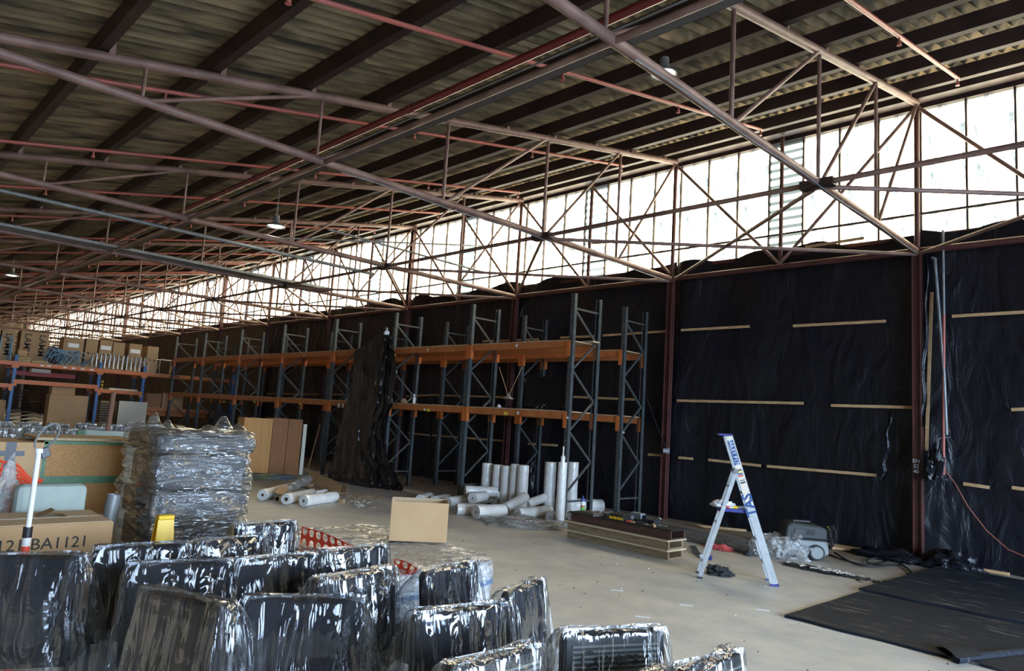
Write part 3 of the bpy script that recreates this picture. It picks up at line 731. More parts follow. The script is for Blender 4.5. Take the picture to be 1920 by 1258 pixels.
# ================================================================ WOODEN CABINETS
def cab(name, lab, c, w, d, h, rz, m, mtop):
    t = thing(name, lab, 'cabinet', (c[0], c[1], 0), rz, 'wooden cabinets before the racking')
    th = .018
    MB().box((-w/2, -d/2, 0), (-w/2+th, d/2, h)).build('side_panel', m, t, local=True)
    MB().box((w/2-th, -d/2, 0), (w/2, d/2, h)).build('side_panel', m, t, local=True)
    MB().box((-w/2+th, -d/2, h-th), (w/2-th, d/2, h)).build('top_panel', mtop, t, local=True)
    MB().box((-w/2+th, -d/2+.0, .0), (w/2-th, -d/2+th, h-th)).build('front_panel', m, t, local=True)
    MB().box((-w/2+th, d/2-th, 0), (w/2-th, d/2, h-th)).build('back_panel', m, t, local=True)
    return t
a = gz(453, 893); b = gz(502, 893)
Xc = gz(500, 893).x
y0 = gx(452, 890, Xc).y; y1 = gx(506, 890, Xc).y
def cabx(px0, px1, X, m, mt, lab, dep, ptop):
    ya = gx(px0, 860, X).y; yb = gx(px1, 860, X).y; h = gx((px0+px1)/2, ptop, X).z
    c = (X-dep/2, (ya+yb)/2)
    return cab('cabinet', lab, c, dep, yb-ya, h, 0, m, mt)
cabx(451, 505, Xc, M_['laminate'], M_['laminate'], 'leftmost and palest of the three wooden cabinets, broad honey coloured face', .35, 784)
cabx(506, 534, Xc-.12, M_['laminate2'], M_['laminate'], 'middle of the three wooden cabinets, narrow and darker brown', .35, 784)
cabx(535, 561, Xc-.24, M_['laminate2'], M_['laminate'], 'rightmost of the three wooden cabinets, narrow dark brown side', .35, 786)
q = gx(565, 860, Xc-.3)
MB().box((q.x-.03, q.y-.02, 0), (q.x, q.y+.07, 1.22)).build('white_board', M_['whiteboard'], None, label='thin cream board standing on edge right of the wooden cabinets', cat='board')
p = gx(578, 870, Xc-1.4); q = gx(600, 795, Xc-1.4)
MB().bar((p.x, p.y, .01), (q.x, q.y, q.z), .03, .02).build('leaning_lath', M_['timber'], None, label='thin timber lath leaning in the dark bay right of the cabinets', cat='lath')
q = gz(500, 895); crumple('blue_cloth', (q.x+.15, q.y-.1, 0), .42, .75, .09, M_['cloth_blue'], 'blue and yellow cloth spread at the foot of the wooden cabinets', 'cloth', 11, 18)

# ================================================================ ROLLS OF POLYTHENE
def roll(p, q, r, label, core=.3, name='plastic_roll', group='rolls of clear polythene', cat='roll', coremat=None, upright=False):
    p = Vector(p); q = Vector(q); ax = (q-p); L = ax.length
    t = thing(name, label, cat, p if not upright else p, 0, group)
    rc = r*core
    prof = [(rc, 0), (r*.97, 0), (r, .01)]
    n = 8
    for i in range(1, n): prof.append((r*(1+.018*math.sin(i*2.3+p.x*7)), L*i/n))
    prof += [(r, L-.01), (r*.97, L), (rc, L)]
    MB().lathe(prof, p, 22, ax).build('film', M_['roll'], t, smooth=True)
    MB().lathe([(rc, .0), (rc, .04), (rc*.8, .04), (rc*.8, L-.02), (rc, L-.02), (rc, L)], p, 12, ax).build('core', coremat or M_['core'], t, smooth=True)
    MB().lathe([(rc*1.0, -.002), (r*.96, -.002)], p, 22, ax).build('end_face', M_['rollend'], t)
    return t
def fr(px0, py0, px1, py1, r, lift=0):
    return gz(px0, py0, r+lift), gz(px1, py1, r+lift)
def lay(a, L, r, ang, lift=0, tilt=0):                     # a=(px,py) of the near end centre; ang=direction on the floor
    p = gz(a[0], a[1], r+lift); d = Vector((math.cos(ang), math.sin(ang), tilt)).normalized(); return p, p+d*L
A = math.radians
G2 = 'white polythene rolls heaped by the rack'
rolls = [
 ((787,936), .55, .088, A(122), 0, 0, 'leftmost roll of the polythene heap by the rack, its end towards the viewer'),
 ((813,938), .55, .082, A(112), 0, 0, 'second roll from the left end of the polythene heap'),
 ((839,941), .6, .092, A(106), 0, 0, 'third roll from the left end of the polythene heap, with a wrinkled end'),
 ((856,954), .5, .095, A(64), 0, 0, 'short white roll at the front left of the polythene heap'),
 ((892,960), .6, .115, A(86), 0, 0, 'fattest front roll of the polythene heap, beside the yellow tube'),
 ((947,954), .62, .095, A(98), .0, .30, 'polythene roll tilted up to the right beside the fattest front roll'),
 ((872,920), .62, .10, A(60), .17, 0, 'topmost crosswise roll of the polythene heap'),
 ((886,934), .5, .10, A(112), .10, 0, 'roll in the middle of the polythene heap, under the topmost one'),
 ((911,936), .5, .075, A(110), .03, 0, 'small roll end in the middle of the polythene heap, dark core showing'),
 ((928,928), .55, .085, A(88), .12, 0, 'upper right roll of the polythene heap leaning on the standing rolls'),
 ((868,940), .6, .07, A(115), 0, 0, 'low roll half hidden at the centre left of the polythene heap'),
 ((988,945), .7, .085, A(90), .02, .22, 'long roll right of centre, leaning towards the tall standing roll'),
 ((970,963), .78, .095, A(88), 0, .02, 'big roll with a dark open core in front of the tall standing roll'),
 ((1031,969), .6, .085, A(100), 0, 0, 'small roll end just left of the tall standing roll foot'),
 ((1062,947), .75, .125, A(66), .0, 0, 'thick grey roll lying behind the nearest rack post'),
 ((1070,968), .5, .09, A(80), 0, 0, 'short roll behind the foot of the nearest rack post'),
]
for a, L, r, g, lift, tilt, lab in rolls:
    p, q = lay(a, L, r, g, lift, tilt); roll(p, q, r, lab, group=G2, core=.22 if 'dark' in lab else .15)
G3 = 'upright polythene rolls in the rack'
for px, r, top, lab in ((914,.102,868,'leftmost of the five upright white rolls in the rack'), (934,.10,871,'second from the left of the five upright white rolls in the rack'), (950,.098,873,'middle one of the five upright white rolls in the rack'),
                   (966,.085,870,'fourth from the left of the five upright white rolls in the rack'), (982,.105,872,'rightmost of the five upright white rolls in the rack')):
    Y = 9.62; q = gy(px, top, Y); roll((q.x, Y, 0), (q.x, Y, q.z), r, lab, group=G3, core=.2)
for px, top, lab, sp in ((1033,866,'tall cream roll standing behind and left of the front standing roll', M_['roll']), (1074,866,'tall cream roll standing right behind the nearest rack post', M_['roll'])):
    Y = 10.3; q = gy(px, top, Y); roll((q.x, Y, 0), (q.x, Y, q.z), .115, lab, group=G3, core=.2)
Y = 10.3; q = gy(1000, 872, Y)
crumple('black_wrapped_roll', (q.x, Y, 0), .1, .1, q.z, M_['tarp'], 'slim roll wrapped in black film standing right of the five upright white rolls', 'roll', 6, 20, amp=.25)
q = gz(1049, 981)
t = roll((q.x, q.y, 0), (q.x, q.y, 1.0), .078, 'tallest white roll standing free in front of the nearest rack post, capped with a knot', group=G3, core=.2)
MB().lathe([(.04,.0),(.036,.04),(.042,.08),(.03,.1),(.012,.12),(.01,.2),(.016,.25),(0,.27)], (q.x, q.y, 1.0), 12).build('neck', M_['roll'], t, smooth=True)
# left group on the floor
G4 = 'polythene rolls beside the torn carton'
def two(a, b, r, lab, lift=0, lift2=None, core=.25):
    p = gz(a[0], a[1], r+lift); q = gz(b[0], b[1], r+(lift if lift2 is None else lift2)); roll(p, q, r, lab, group=G4, core=core)
two((492,928), (545,914), .095, 'leftmost white roll beside the torn carton, wrinkled grey core')
two((519,935), (545,926), .05, 'slimmest white roll between the fat ones beside the torn carton', core=.75)
two((536,936), (585,925), .09, 'white roll with a round open core, middle one beside the torn carton', core=.38)
two((569,939), (628,931), .095, 'rightmost white roll beside the torn carton, tied round the middle')
two((585,924), (611,920), .035, 'thin white tube lying behind the rolls beside the torn carton')
p = gz(541, 916, .17); q = gz(582, 897, .22)
MB().tube([p.lerp(q, i/8)+Vector((0,0,.012*math.sin(i*2))) for i in range(9)], [.03,.07,.085,.08,.09,.085,.1,.09,.05], 14).build('film_bundle', M_['crumple'], None, True, label='gathered bundle of clear film lying across the rolls by the torn carton', cat='film')
# torn long carton
a = gz(577, 893, .22); b = gz(637, 928, 0)
tcn = thing('torn_carton', 'long torn cardboard carton lying open behind the left rolls', 'carton', (a.x, a.y, 0), 0)
d = Vector((b.x-a.x, b.y-a.y, 0)); L = d.length; d.normalize(); nrm = Vector((-d.y, d.x, 0))
MB().bar((a.x, a.y, .26), (b.x, b.y, .10), .006, .20).build('side_wall', M_['card'], tcn)
MB().bar(Vector((a.x, a.y, .03))-nrm*.0, Vector((b.x, b.y, .03)), .3, .006).build('bottom_flap', M_['card_in'], tcn)
MB().bar(Vector((a.x, a.y, .2))+nrm*.15, Vector((b.x, b.y, .08))+nrm*.15, .006, .2).build('side_wall', M_['card_dark'], tcn)
p = gz(522, 925, .15); q = gz(535, 912, .2)
MB().bar(p, q, .16, .006, (0,.3,1)).build('carton_flap', M_['card'], tcn)
for px, py, s, l in ((641,943,.07,'small brown cardboard block right of the left rolls'), (580,915,.09,'small cardboard piece resting among the left rolls')):
    q = gz(px, py); MB().obox((q.x, q.y, s*.5), (s*.55,s*.2,0), (-s*.2,s*.6,0), (0,0,s*.5)).build('cardboard_block', M_['card_dark'], None, label=l, cat='cardboard')
# flat crumpled bag with red print, yellow tube
q = gz(985, 985); 
fb = crumple('flat_film', (q.x, q.y, 0), .62, .38, .11, M_['crumple'], 'flattened clear bag with red print lying in front of the roll heap', 'bag', 21, 26, rz=.6, amp=.6)
for px, py, s in ((962,975,'//.A'), (985,981,'/-M'), (1008,980,'/AG')):
    q = gz(px, py, .10)
    text(s, .09, frame((q.x, q.y, .125), (.75,.65,0), (-.65,.75,0)), M_['tinred'], fb, 'red_print')
a = gz(905, 969, .03); b = gz(927, 968, .03); yt = thing('yellow_tube', 'yellow sealant tube with white label lying before the roll heap', 'tube', a)
dd = (b-a)
MB().tube([a, a+dd*.3], .03, 12).build('cap', M_['yellow'], yt, smooth=True); MB().tube([a+dd*.3, a+dd*.72], .028, 12).build('label_band', M_['label'], yt, smooth=True); MB().tube([a+dd*.72, b], .03, 12).build('end', M_['yellow'], yt, smooth=True)
# timber strip in the heap
p = gz(916, 936, .12); q = gz(962, 933, .14); MB().bar(p, q, .06, .03).build('timber_piece', M_['ply'], None, label='brown timber strip lying across the roll heap', cat='timber')

# ================================================================ BEAM STACK WITH TOOLS
O = gz(1252, 1050); Lf = gz(1075, 1010)
ax = (Lf-O); ax.z = 0; LB = ax.length; ax.normalize(); ay = Vector((ax.y, -ax.x, 0))
if ay.y < 0: ay = -ay
up = Vector((0,0,1))
def hollow(name, z0, h, w, L, m, medge, lab, over, s0=0, tw=.03):
    t = thing(name, lab, 'beam', (O.x, O.y, z0), 0, 'stacked hollow beams')
    B = O + ax*s0 + ay*(.0)
    MB().obox(B+ax*L/2+ay*tw/2+up*(z0+h/2), ax*L/2, ay*tw/2, up*h/2).build('web', m, t)
    MB().obox(B+ax*L/2+ay*(w-tw/2)+up*(z0+h/2), ax*L/2, ay*tw/2, up*h/2).build('web', m, t)
    MB().obox(B+ax*(L/2+.0)+ay*w/2+up*(z0+h-.009), ax*(L/2+.02), ay*(w/2+over), up*.011).build('top_plate', medge, t)
    MB().obox(B+ax*L/2+ay*w/2+up*(z0+.009), ax*(L/2-.002), ay*(w/2-tw), up*.009).build('bottom_plate', m, t)
    for s in (.25, .5, .75):
        MB().obox(B+ax*L*s+ay*w/2+up*(z0+h/2), ax*.02, ay*(w/2-tw), up*(h/2-.018)).build('stiffener', m, t)
    return t
H = .122
hollow('hollow_beam', 0, H, .33, 1.75, M_['formwork'], M_['formedge'], 'lowest hollow timber beam of the stack on the floor', .05)
hollow('hollow_beam', H+.003, H, .33, 1.75, M_['formwork'], M_['formedge'], 'middle hollow timber beam of the stack on the floor', .05)
hollow('hollow_beam', 2*H+.006, .13, .33, 1.72, M_['darkbeam'], M_['black'], 'top beam of the stack, stained dark brown and carrying tools', .03, s0=-.03)
ZT = 2*H+.006+.134
def onb(px, py): q = gz(px, py, ZT); return q
q = onb(1092, 962)
cn = thing('aerosol_can', 'green and white aerosol can with blue cap on the left end of the dark beam', 'can', (q.x, q.y, ZT))
MB().lathe([(0,0),(.03,0),(.032,.01),(.032,.10)], (q.x,q.y,ZT), 16).build('lower_body', M_['tingreen'], cn, smooth=True)
MB().lathe([(.032,.10),(.032,.165)], (q.x,q.y,ZT), 16).build('upper_body', M_['label'], cn, smooth=True)
MB().lathe([(.0325,.095),(.0325,.112)], (q.x,q.y,ZT), 16).build('red_band', M_['tinred'], cn, smooth=True)
MB().lathe([(.032,.165),(.03,.2),(.012,.205),(.011,.23),(.014,.235),(0,.25)], (q.x,q.y,ZT), 16).build('cap', M_['tinblue'], cn, smooth=True)
def tool(name, lab, cat, c, parts):
    t = thing(name, lab, cat, (c.x, c.y, ZT))
    for nm, m, dx, dy, dz, sx, sy, sz, rz in parts:
        a = ax*math.cos(rz)+ay*math.sin(rz); b = -ax*math.sin(rz)+ay*math.cos(rz)
        MB().obox(Vector((c.x,c.y,ZT))+(ax*dx+ay*dy+up*dz)*1.2, a*sx*1.2, b*sy*1.2, up*sz*1.2).build(nm, m, t, bevel=.004)
    return t
q = onb(1112, 966)
tl = tool('bit_case', 'dark open case of small silver bits beside the aerosol can', 'tool case', q, [('case', M_['tray'],0,0,.02,.12,.09,.02,.2)]+[('bit', M_['chrome'],.08-.04*i,.04-.02*(i%3),.045,.008,.02,.006,.5*i) for i in range(5)])
q = onb(1141, 968)
tool('staple_gun', 'grey staple gun lying left of the black and yellow tool case', 'tool', q, [('body', M_['toolgrey'],0,0,.02,.1,.03,.02,.3), ('handle', M_['toolgrey'],.05,.06,.035,.07,.018,.015,.5), ('magazine', M_['toolgrey'],-.06,-.03,.015,.06,.02,.015,-.2), ('lever', M_['galv'],.02,.05,.05,.06,.008,.006,.3)])
q = onb(1162, 975)
tool('socket_case', 'black tool case with a row of yellow clips on the dark beam', 'tool case', q, [('case', M_['black'],0,0,.035,.11,.06,.035,.1)]+[('clip', M_['yellow'],.085-.034*i,-.065,.025,.012,.006,.014,.1) for i in range(6)])
q = onb(1180, 972)
tool('sealant_cartridge', 'white cartridge with a red label on the black tool case side', 'tube', q, [('barrel', M_['label'],0,0,.018,.07,.018,.018,.1), ('red_label', M_['tinred'],0,0,.018,.03,.019,.0185,.1)])
q = onb(1198, 975)
tool('power_drill', 'grey cordless drill with black chuck lying near the right of the tools', 'drill', q, [('motor_body', M_['toolgrey'],.02,0,.045,.09,.035,.035,.2), ('grip', M_['toolgrey'],.05,.06,.03,.03,.06,.022,.2), ('chuck', M_['black'],-.09,-.01,.045,.04,.022,.022,.2), ('battery', M_['black'],.07,.12,.035,.045,.04,.03,.2)])
q = onb(1183, 980)
tool('red_scraper', 'short red and brown handled scraper in front of the grey drill', 'tool', q, [('handle', M_['tinred'],.03,0,.012,.03,.014,.011,.0), ('blade', M_['card'],-.03,0,.012,.03,.016,.006,0)])
q = onb(1202, 983)
tool('black_pliers', 'black pliers lying in front of the drill chuck', 'pliers', q, [('handle', M_['black'],0,.01,.015,.06,.01,.009,.35), ('handle', M_['black'],0,-.01,.015,.06,.01,.009,-.1), ('jaw', M_['galv'],-.07,0,.012,.02,.016,.008,.1)])
q = onb(1222, 981)
tool('black_glove', 'flat black glove with pale tip on the right of the tools', 'glove', q, [('palm', M_['cloth_dark'],0,.02,.02,.07,.05,.018,.2)]+[('finger', M_['cloth_dark'],.09,-.02+.025*i,.018,.04,.010,.012,.2+.1*i) for i in range(4)]+[('tip', M_['label'],-.06,.06,.06,.04,.006,.008,.6)])
q = onb(1226, 987)
tool('timber_wedge', 'small pale timber wedge at the right end of the tools', 'wedge', q, [('wedge', M_['timber'],0,0,.012,.06,.014,.012,.8)])
q = gz(1240, 988, ZT)
ch = thing('nail_pile', 'tangle of thin white wires at the right end of the dark beam', 'wire', (q.x,q.y,ZT))
mb = MB(); rn = random.Random(3)
for i in range(26):
    a = rn.uniform(0, PI*2); c = Vector((q.x+rn.uniform(-.06,.06), q.y+rn.uniform(-.05,.05), ZT+.006+.012*rn.random())); v = Vector((math.cos(a), math.sin(a), 0))*.04
    mb.tube([c-v, c+Vector((0,0,.01)), c+v], .003, 4)
setp(mb.build('wire', M_['galv'], ch), kind='stuff')

# long weathered sleeper behind
a = gz(1268, 1010, 0); b = gz(1405, 1040, 0)
d = (b-a).normalized(); a2 = a - d*.5; n2 = Vector((-d.y, d.x, 0)); n2 = n2 if n2.y > 0 else -n2
tsl = MB().obox((a2+b)/2+n2*.1+Vector((0,0,.1)), (b-a2)/2, n2*.1, Vector((0,0,.1))).build('timber_sleeper', M_['oldtimber'], None, bevel=.012, label='long weathered grey timber sleeper lying behind the stepladder', cat='timber')

# ================================================================ STEPLADDER
F = gz(1452, 1099); Rr = gz(1312, 1084)
pd = Vector((F.x-Rr.x, F.y-Rr.y, 0)).normalized(); vd = Vector((-pd.y, pd.x, 0))
if vd.y < 0: vd = -vd
lad = thing('stepladder', 'aluminium stepladder with white printed stile standing on the open floor', 'ladder', ((F.x+Rr.x)/2, (F.y+Rr.y)/2, 0))
def onplane(px, py):                                     # point on the upright plane through the near feet
    n_ = vd; dd = ray(px, py); tt = (Rr-CAM).dot(n_)/dd.dot(n_); return CAM+dd*tt
Ft = onplane(1366, 817); Hg = onplane(1380, 884); 
Wl = .30
def stile(p, q, w, dth, m, nm, off, **k):
    dr = (q-p).normalized(); s = vd.cross(dr).normalized()
    return MB().obox((p+q)/2+vd*off, dr*(q-p).length/2, s*w/2, vd*dth/2).build(nm, m, lad, **k)
split = F.lerp(Ft, .56)
stile(F+Vector((0,0,.02)), Ft, .085, .012, M_['alu'], 'front_stile', 0)
st2 = stile(F+Vector((0,0,.02)), Ft, .085, .012, M_['alu'], 'front_stile', Wl)
for off in (.018, Wl-.018):
    for s_ in (-1, 1):
        dr = (Ft-F).normalized(); s = vd.cross(dr).normalized()
        MB().obox((F+Ft)/2+vd*off+s*.0395*s_+Vector((0,0,.01)), dr*(Ft-F).length*.49, s*.003, vd*.016).build('stile_flange', M_['alu'], lad)
dr = (Ft-F).normalized(); s = vd.cross(dr).normalized()
MB().obox(F.lerp(Ft,.76)-vd*.0075, dr*(Ft-F).length*.235, s*.036, vd*.001).build('printed_panel', mat('cream_print_panel', (.72,.62,.50), .5), lad, label='cream printed panel with lettering on the stile')
RL0, RL1 = Rr+Vector((0,0,.015)), Hg
for off in (0, Wl):
    stile(RL0, RL1, .045, .03, M_['alu'], 'rear_leg', off)
    MB().obox(Rr+vd*off+Vector((0,0,.01)), pd*.03, vd*.02, Vector((0,0,.01))).build('foot', M_['black'], lad)
    MB().obox(F+vd*off+Vector((0,0,.01)), pd*.05, vd*.02, Vector((0,0,.01))).build('foot', M_['trayblue'], lad)
    MB().lathe([(0,-.022),(.03,-.022),(.03,.022),(0,.022)], Hg+vd*off, 14, vd).build('hinge', M_['galv'], lad, smooth=True)
for i in range(5):
    c = F.lerp(Ft, .14+.155*i)
    MB().obox(c+vd*Wl/2, pd*.04, vd*(Wl/2-.006), Vector((0,0,.012))).build('tread', M_['alu'], lad)
for t_ in (.12, .5, .85):
    c = RL0.lerp(RL1, t_); MB().obox(c+vd*Wl/2, pd*.012, vd*(Wl/2-.015), Vector((0,0,.012))).build('rear_rung', M_['alu'], lad)
MB().obox(Ft+vd*Wl/2-pd*.035+Vector((0,0,.01)), pd*.075, vd*(Wl/2+.01), Vector((0,0,.012))).build('top_cap', M_['trayblue'], lad, bevel=.004)
a = onplane(1347, 957); b = onplane(1403, 960)
tz = b.z
MB().obox(Vector(((a.x+b.x)/2, (a.y+b.y)/2, tz))+vd*Wl/2, (b-a)/2*Vector((1,1,0)).length/1.414 if False else Vector((b.x-a.x, b.y-a.y, 0))/2, vd*(Wl/2-.02), Vector((0,0,.02))).build('tool_tray', M_['trayblue'], lad, bevel=.005, label='dark blue plastic tool tray')
tc_ = Vector(((a.x+b.x)/2, (a.y+b.y)/2, tz+.02))+vd*Wl/2
rn = random.Random(5)
for nm, m, dx, dy, l, rz, lab, cat in (('screwdriver', M_['yellow'], .05, -.12, .06, .1, 'yellow handled screwdriver on the ladder tray', 'tool'), ('white_cloth', M_['label'], -.12, -.06, .09, 0, None, 0), ('hammer', M_['vac_grey'], .05, .02, .1, .3, 'grey metal tool lying on the ladder tray', 'tool'), ('snips', M_['tinred'], -.03, -.14, .05, .5, 'small red handled snips at the front of the ladder tray', 'tool')):
    c = tc_ + pd*dx + vd*dy
    if nm == 'white_cloth': crumple('white_rag', c, .12, .1, .07, M_['label'], 'white and dark rag piled on the blue ladder tray', 'rag', 14, 12, amp=.6)
    else:
        t = thing(nm, lab, cat, c)
        dv = pd*math.cos(rz)+vd*math.sin(rz)
        MB().tube([c+Vector((0,0,.016))-dv*l, c+Vector((0,0,.016))], .014, 8).build('handle', m, t, smooth=True)
        MB().tube([c+Vector((0,0,.016)), c+Vector((0,0,.016))+dv*l], .006, 8).build('shank', M_['galv'], t, smooth=True)
up_ = dr
def ltext(s_, size, f, m, ext=.0005):
    return text(s_, size, frame(F.lerp(Ft, f)-vd*.0098, -dr, -vd.cross(dr) if False else s), m, lad, ext=ext)
# lettering runs down the stile
sgn = s if s.dot(pd) > 0 else -s
def lt(s_, size, f, m, up_=False):
    return text(s_, size, frame(F.lerp(Ft, f)-vd*.0098, dr if up_ else -dr, -sgn if up_ else sgn), m, lad, bold=.03 if up_ else .004)
MB().obox(F.lerp(Ft,.885)-vd*.0088, dr*.145, s*.031, vd*.0006).build('print_band', M_['blueink'], lad, label='dark blue band behind the maker lettering')
lt('BAILEY P170', .062, .885, M_['label'])
lt('TAS', .15, .53, M_['blueink'], True)
for f, m in ((.765, M_['ink']), (.752, M_['yellowlabel']), (.739, M_['blueink']), (.726, M_['tinred']), (.695, M_['vac_grey']), (.68, M_['ink'])):
    MB().obox(F.lerp(Ft,f)-vd*.0088, dr*.008, s*.028, vd*.0006).build('warning_label', m, lad)

# ================================================================ VACUUM, BAG, BITS NEAR THE LADDER
vc = gz(1513, 1050); vx = Vector((.86, .5, 0)).normalized()
vx = Vector((RT.x, RT.y, 0)).normalized(); vy = Vector((-vx.y, vx.x, 0))
vx = (vx*math.cos(-.15)+vy*math.sin(-.15)); vy = Vector((-vx.y, vx.x, 0))
vac = thing('vacuum_cleaner', 'grey wheeled workshop vacuum cleaner with dark lid by the black wall', 'vacuum cleaner', vc)
V0 = vc + vy*.22
def vb(nm, m, x, y, z, sx, sy, sz, bev=.02, **k): return MB().obox(V0+vx*x+vy*y+up*z, vx*sx, vy*sy, up*sz).build(nm, m, vac, bevel=bev, **k)
lb = MB(); poly = [(-.29,.06),(-.22,.035),(.2,.035),(.30,.09),(.29,.26),(-.27,.26)]
lb.add([V0+vx*x-vy*.18+up*z for x,z in poly]+[V0+vx*x+vy*.18+up*z for x,z in poly], [tuple(range(6)), tuple(reversed(range(6,12)))]+[(i,i+6,(i+1)%6+6,(i+1)%6) for i in range(6)])
lb.build('tank', M_['vac_grey'], vac, bevel=.02)
lb = MB(); poly = [(-.29,.265),(.29,.265),(.27,.43),(.18,.46),(-.2,.49),(-.27,.44)]
lb.add([V0+vx*x-vy*.185+up*z for x,z in poly]+[V0+vx*x+vy*.185+up*z for x,z in poly], [tuple(range(6)), tuple(reversed(range(6,12)))]+[(i,i+6,(i+1)%6+6,(i+1)%6) for i in range(6)])
lb.build('lid', M_['vac_dark'], vac, bevel=.03)
vb('carry_handle', M_['black'], -.03, 0, .495, .12, .03, .015, .008)
vb('control_panel', M_['black'], -.1, -.188, .37, .06, .004, .035, .003)
vb('vent_grille', M_['rubber'], .06, -.188, .37, .05, .003, .035, .003)
vb('latch', M_['black'], -.13, -.187, .27, .05, .006, .06, .006)
for x, y in ((.13, -.21), (.13, .21)):
    MB().lathe([(0,-.02),(.06,-.022),(.10,-.02),(.105,-.01),(.105,.02),(.10,.025),(0,.025)], V0+vx*x+vy*y+up*.106, 24, vy if y > 0 else vy).build('wheel', M_['rubber'], vac, smooth=True)
    MB().lathe([(0,-.026),(.078,-.026),(.082,-.018)], V0+vx*x+vy*y+up*.106, 24, vy).build('wheel_hub', M_['vac_grey'], vac, smooth=True)
for x, y in ((-.22,-.13), (-.22,.13)):
    MB().lathe([(0,-.012),(.03,-.012),(.03,.012),(0,.012)], V0+vx*x+vy*y+up*.03, 14, vy).build('caster', M_['rubber'], vac, smooth=True)
mb = MB()
for i in range(5):
    mb.tube([V0+vx*(.30+.03*math.cos(a)+.01*i)+vy*(-.08+.05*math.sin(a*2+i)-.03*i)+up*(.3+.15*math.sin(a)+.01*i) for a in [2*PI*q/16 for q in range(17)]], .008, 6)
mb.build('power_cord', M_['cable'], vac, smooth=True)
vb('plug', mat('lime_plug', (.4,.7,.1), .5), .30, -.13, .44, .015, .012, .025, .004)
q = gz(1442, 1047)
crumple('plastic_bag', (q.x+.02, q.y+.3, 0), .36, .28, .30, M_['crumple'], 'large crumpled clear plastic bag between the ladder and the vacuum cleaner', 'bag', 31, 34, amp=.5, rz=.6)
q = gz(1403, 1042); crumple('black_lump', (q.x, q.y, 0), .06, .05, .07, M_['cloth_dark'], 'small black lump at the left foot of the clear plastic bag', 'rag', 33, 10)
q = gz(1348, 1078); crumple('dark_rag', (q.x, q.y, 0), .13, .10, .08, M_['cloth_dark'], 'crumpled dark rag on the floor under the ladder', 'rag', 35, 16, amp=.8)
q = gz(1347, 1030); crumple('red_rag', (q.x, q.y, 0), .19, .09, .06, M_['cloth_red'], 'faded red rag on the floor behind the ladder', 'rag', 37, 16, amp=.8)
a = gz(1313, 1043, .03); b = gz(1335, 1046, .03)
t = thing('spray_can', 'blue and white spray can lying on the floor behind the rear ladder leg', 'can', a)
MB().tube([a, a.lerp(b,.7)], .028, 14).build('body', M_['label'], t, smooth=True); MB().tube([a.lerp(b,.7), b], .03, 14).build('cap', M_['tinblue'], t, smooth=True)
pts = [gz(1298,1024,.01), gz(1304,1034,.02), gz(1312,1040,.02), gz(1322,1047,.015)]
MB().grid(lambda u, v: (lambda t: (lambda i: pts[i].lerp(pts[i+1], t-i))(min(int(t),2)))(v*3)+Vector((.05*(u-.5), .08*(u-.5), .01+.01*math.sin(v*9))), 2, 12).build('strap', M_['cloth_dark'], None, True, label='flat black strap lying behind the rear ladder leg', cat='strap')
# floor debris before the vacuum
q = gz(1545, 1072)
crumple('debris_mat', (q.x-.05, q.y, 0), .42, .14, .03, M_['cloth_dark'], 'flat dark cloth strewn with debris before the vacuum cleaner', 'cloth', 41, 22, amp=.7, rz=-.05)
def chips(lab, c, n, sx, sy, m, seed, smin=.01, smax=.035, rz=0):
    rn = random.Random(seed); mb = MB()
    for i in range(n):
        a = rn.uniform(0, PI); x = rn.gauss(0, sx); y = rn.gauss(0, sy); s_ = rn.uniform(smin, smax); t_ = rn.uniform(.3, 1)
        x, y = x*math.cos(rz)-y*math.sin(rz), x*math.sin(rz)+y*math.cos(rz)
        u = Vector((math.cos(a), math.sin(a), rn.uniform(-.1,.2)))*s_; v = Vector((-math.sin(a), math.cos(a), 0))*s_*t_*.6
        mb.obox((c[0]+x, c[1]+y, c[2]+.006+.004*rn.random()), u, v, (0,0,.003))
    return mb.build('debris', m, None, label=lab, cat='debris', kind='stuff')
chips('scatter of pale torn bits on the dark cloth before the vacuum cleaner', (q.x, q.y, .03), 90, .16, .05, M_['paper'], 1)
chips('dark grit spread on the floor right of the debris cloth', (q.x+.5, q.y, 0), 80, .25, .08, M_['cloth_dark'], 2, .008, .03)
q = gz(650, 930); chips('cardboard and paper scraps on the floor right of the left rolls', (q.x, q.y+.2, 0), 50, .35, .3, M_['card_dark'], 3, .02, .07)
q = gz(655, 942); chips('pale paper scraps on the floor right of the left rolls', (q.x, q.y+.1, 0), 26, .3, .2, M_['paper'], 4, .015, .05)
q = gz(650, 885); chips('litter on the dark floor under the middle of the racking', (q.x, q.y, 0), 120, 2.2, .5, M_['card_dark'], 5, .02, .09)
chips('fine dark specks scattered over the open concrete floor', (-5.2, 5.6, 0), 90, 2.2, 1.2, M_['cloth_dark'], 6, .003, .011)
chips('fine pale specks scattered over the open concrete floor', (-5.5, 6.2, 0), 60, 2.2, 1.3, M_['paper'], 7, .003, .009)
G5 = 'white tape strips on the floor'
for px, py, l in ((1157,1107,'white tape strip on the floor nearest the beam stack'), (1287,1135,'middle white tape strip on the open floor'), (1205,1157,'white tape strip on the floor closest to the ribbed chair back'), (1430,1144,'rightmost white tape strip, near the black mats')):
    q = gz(px, py); MB().obox((q.x, q.y, .003), (.055,.035,0), (-.006,.01,0), (0,0,.0015)).build('tape_strip', M_['label'], None, label=l, cat='tape', group=G5)
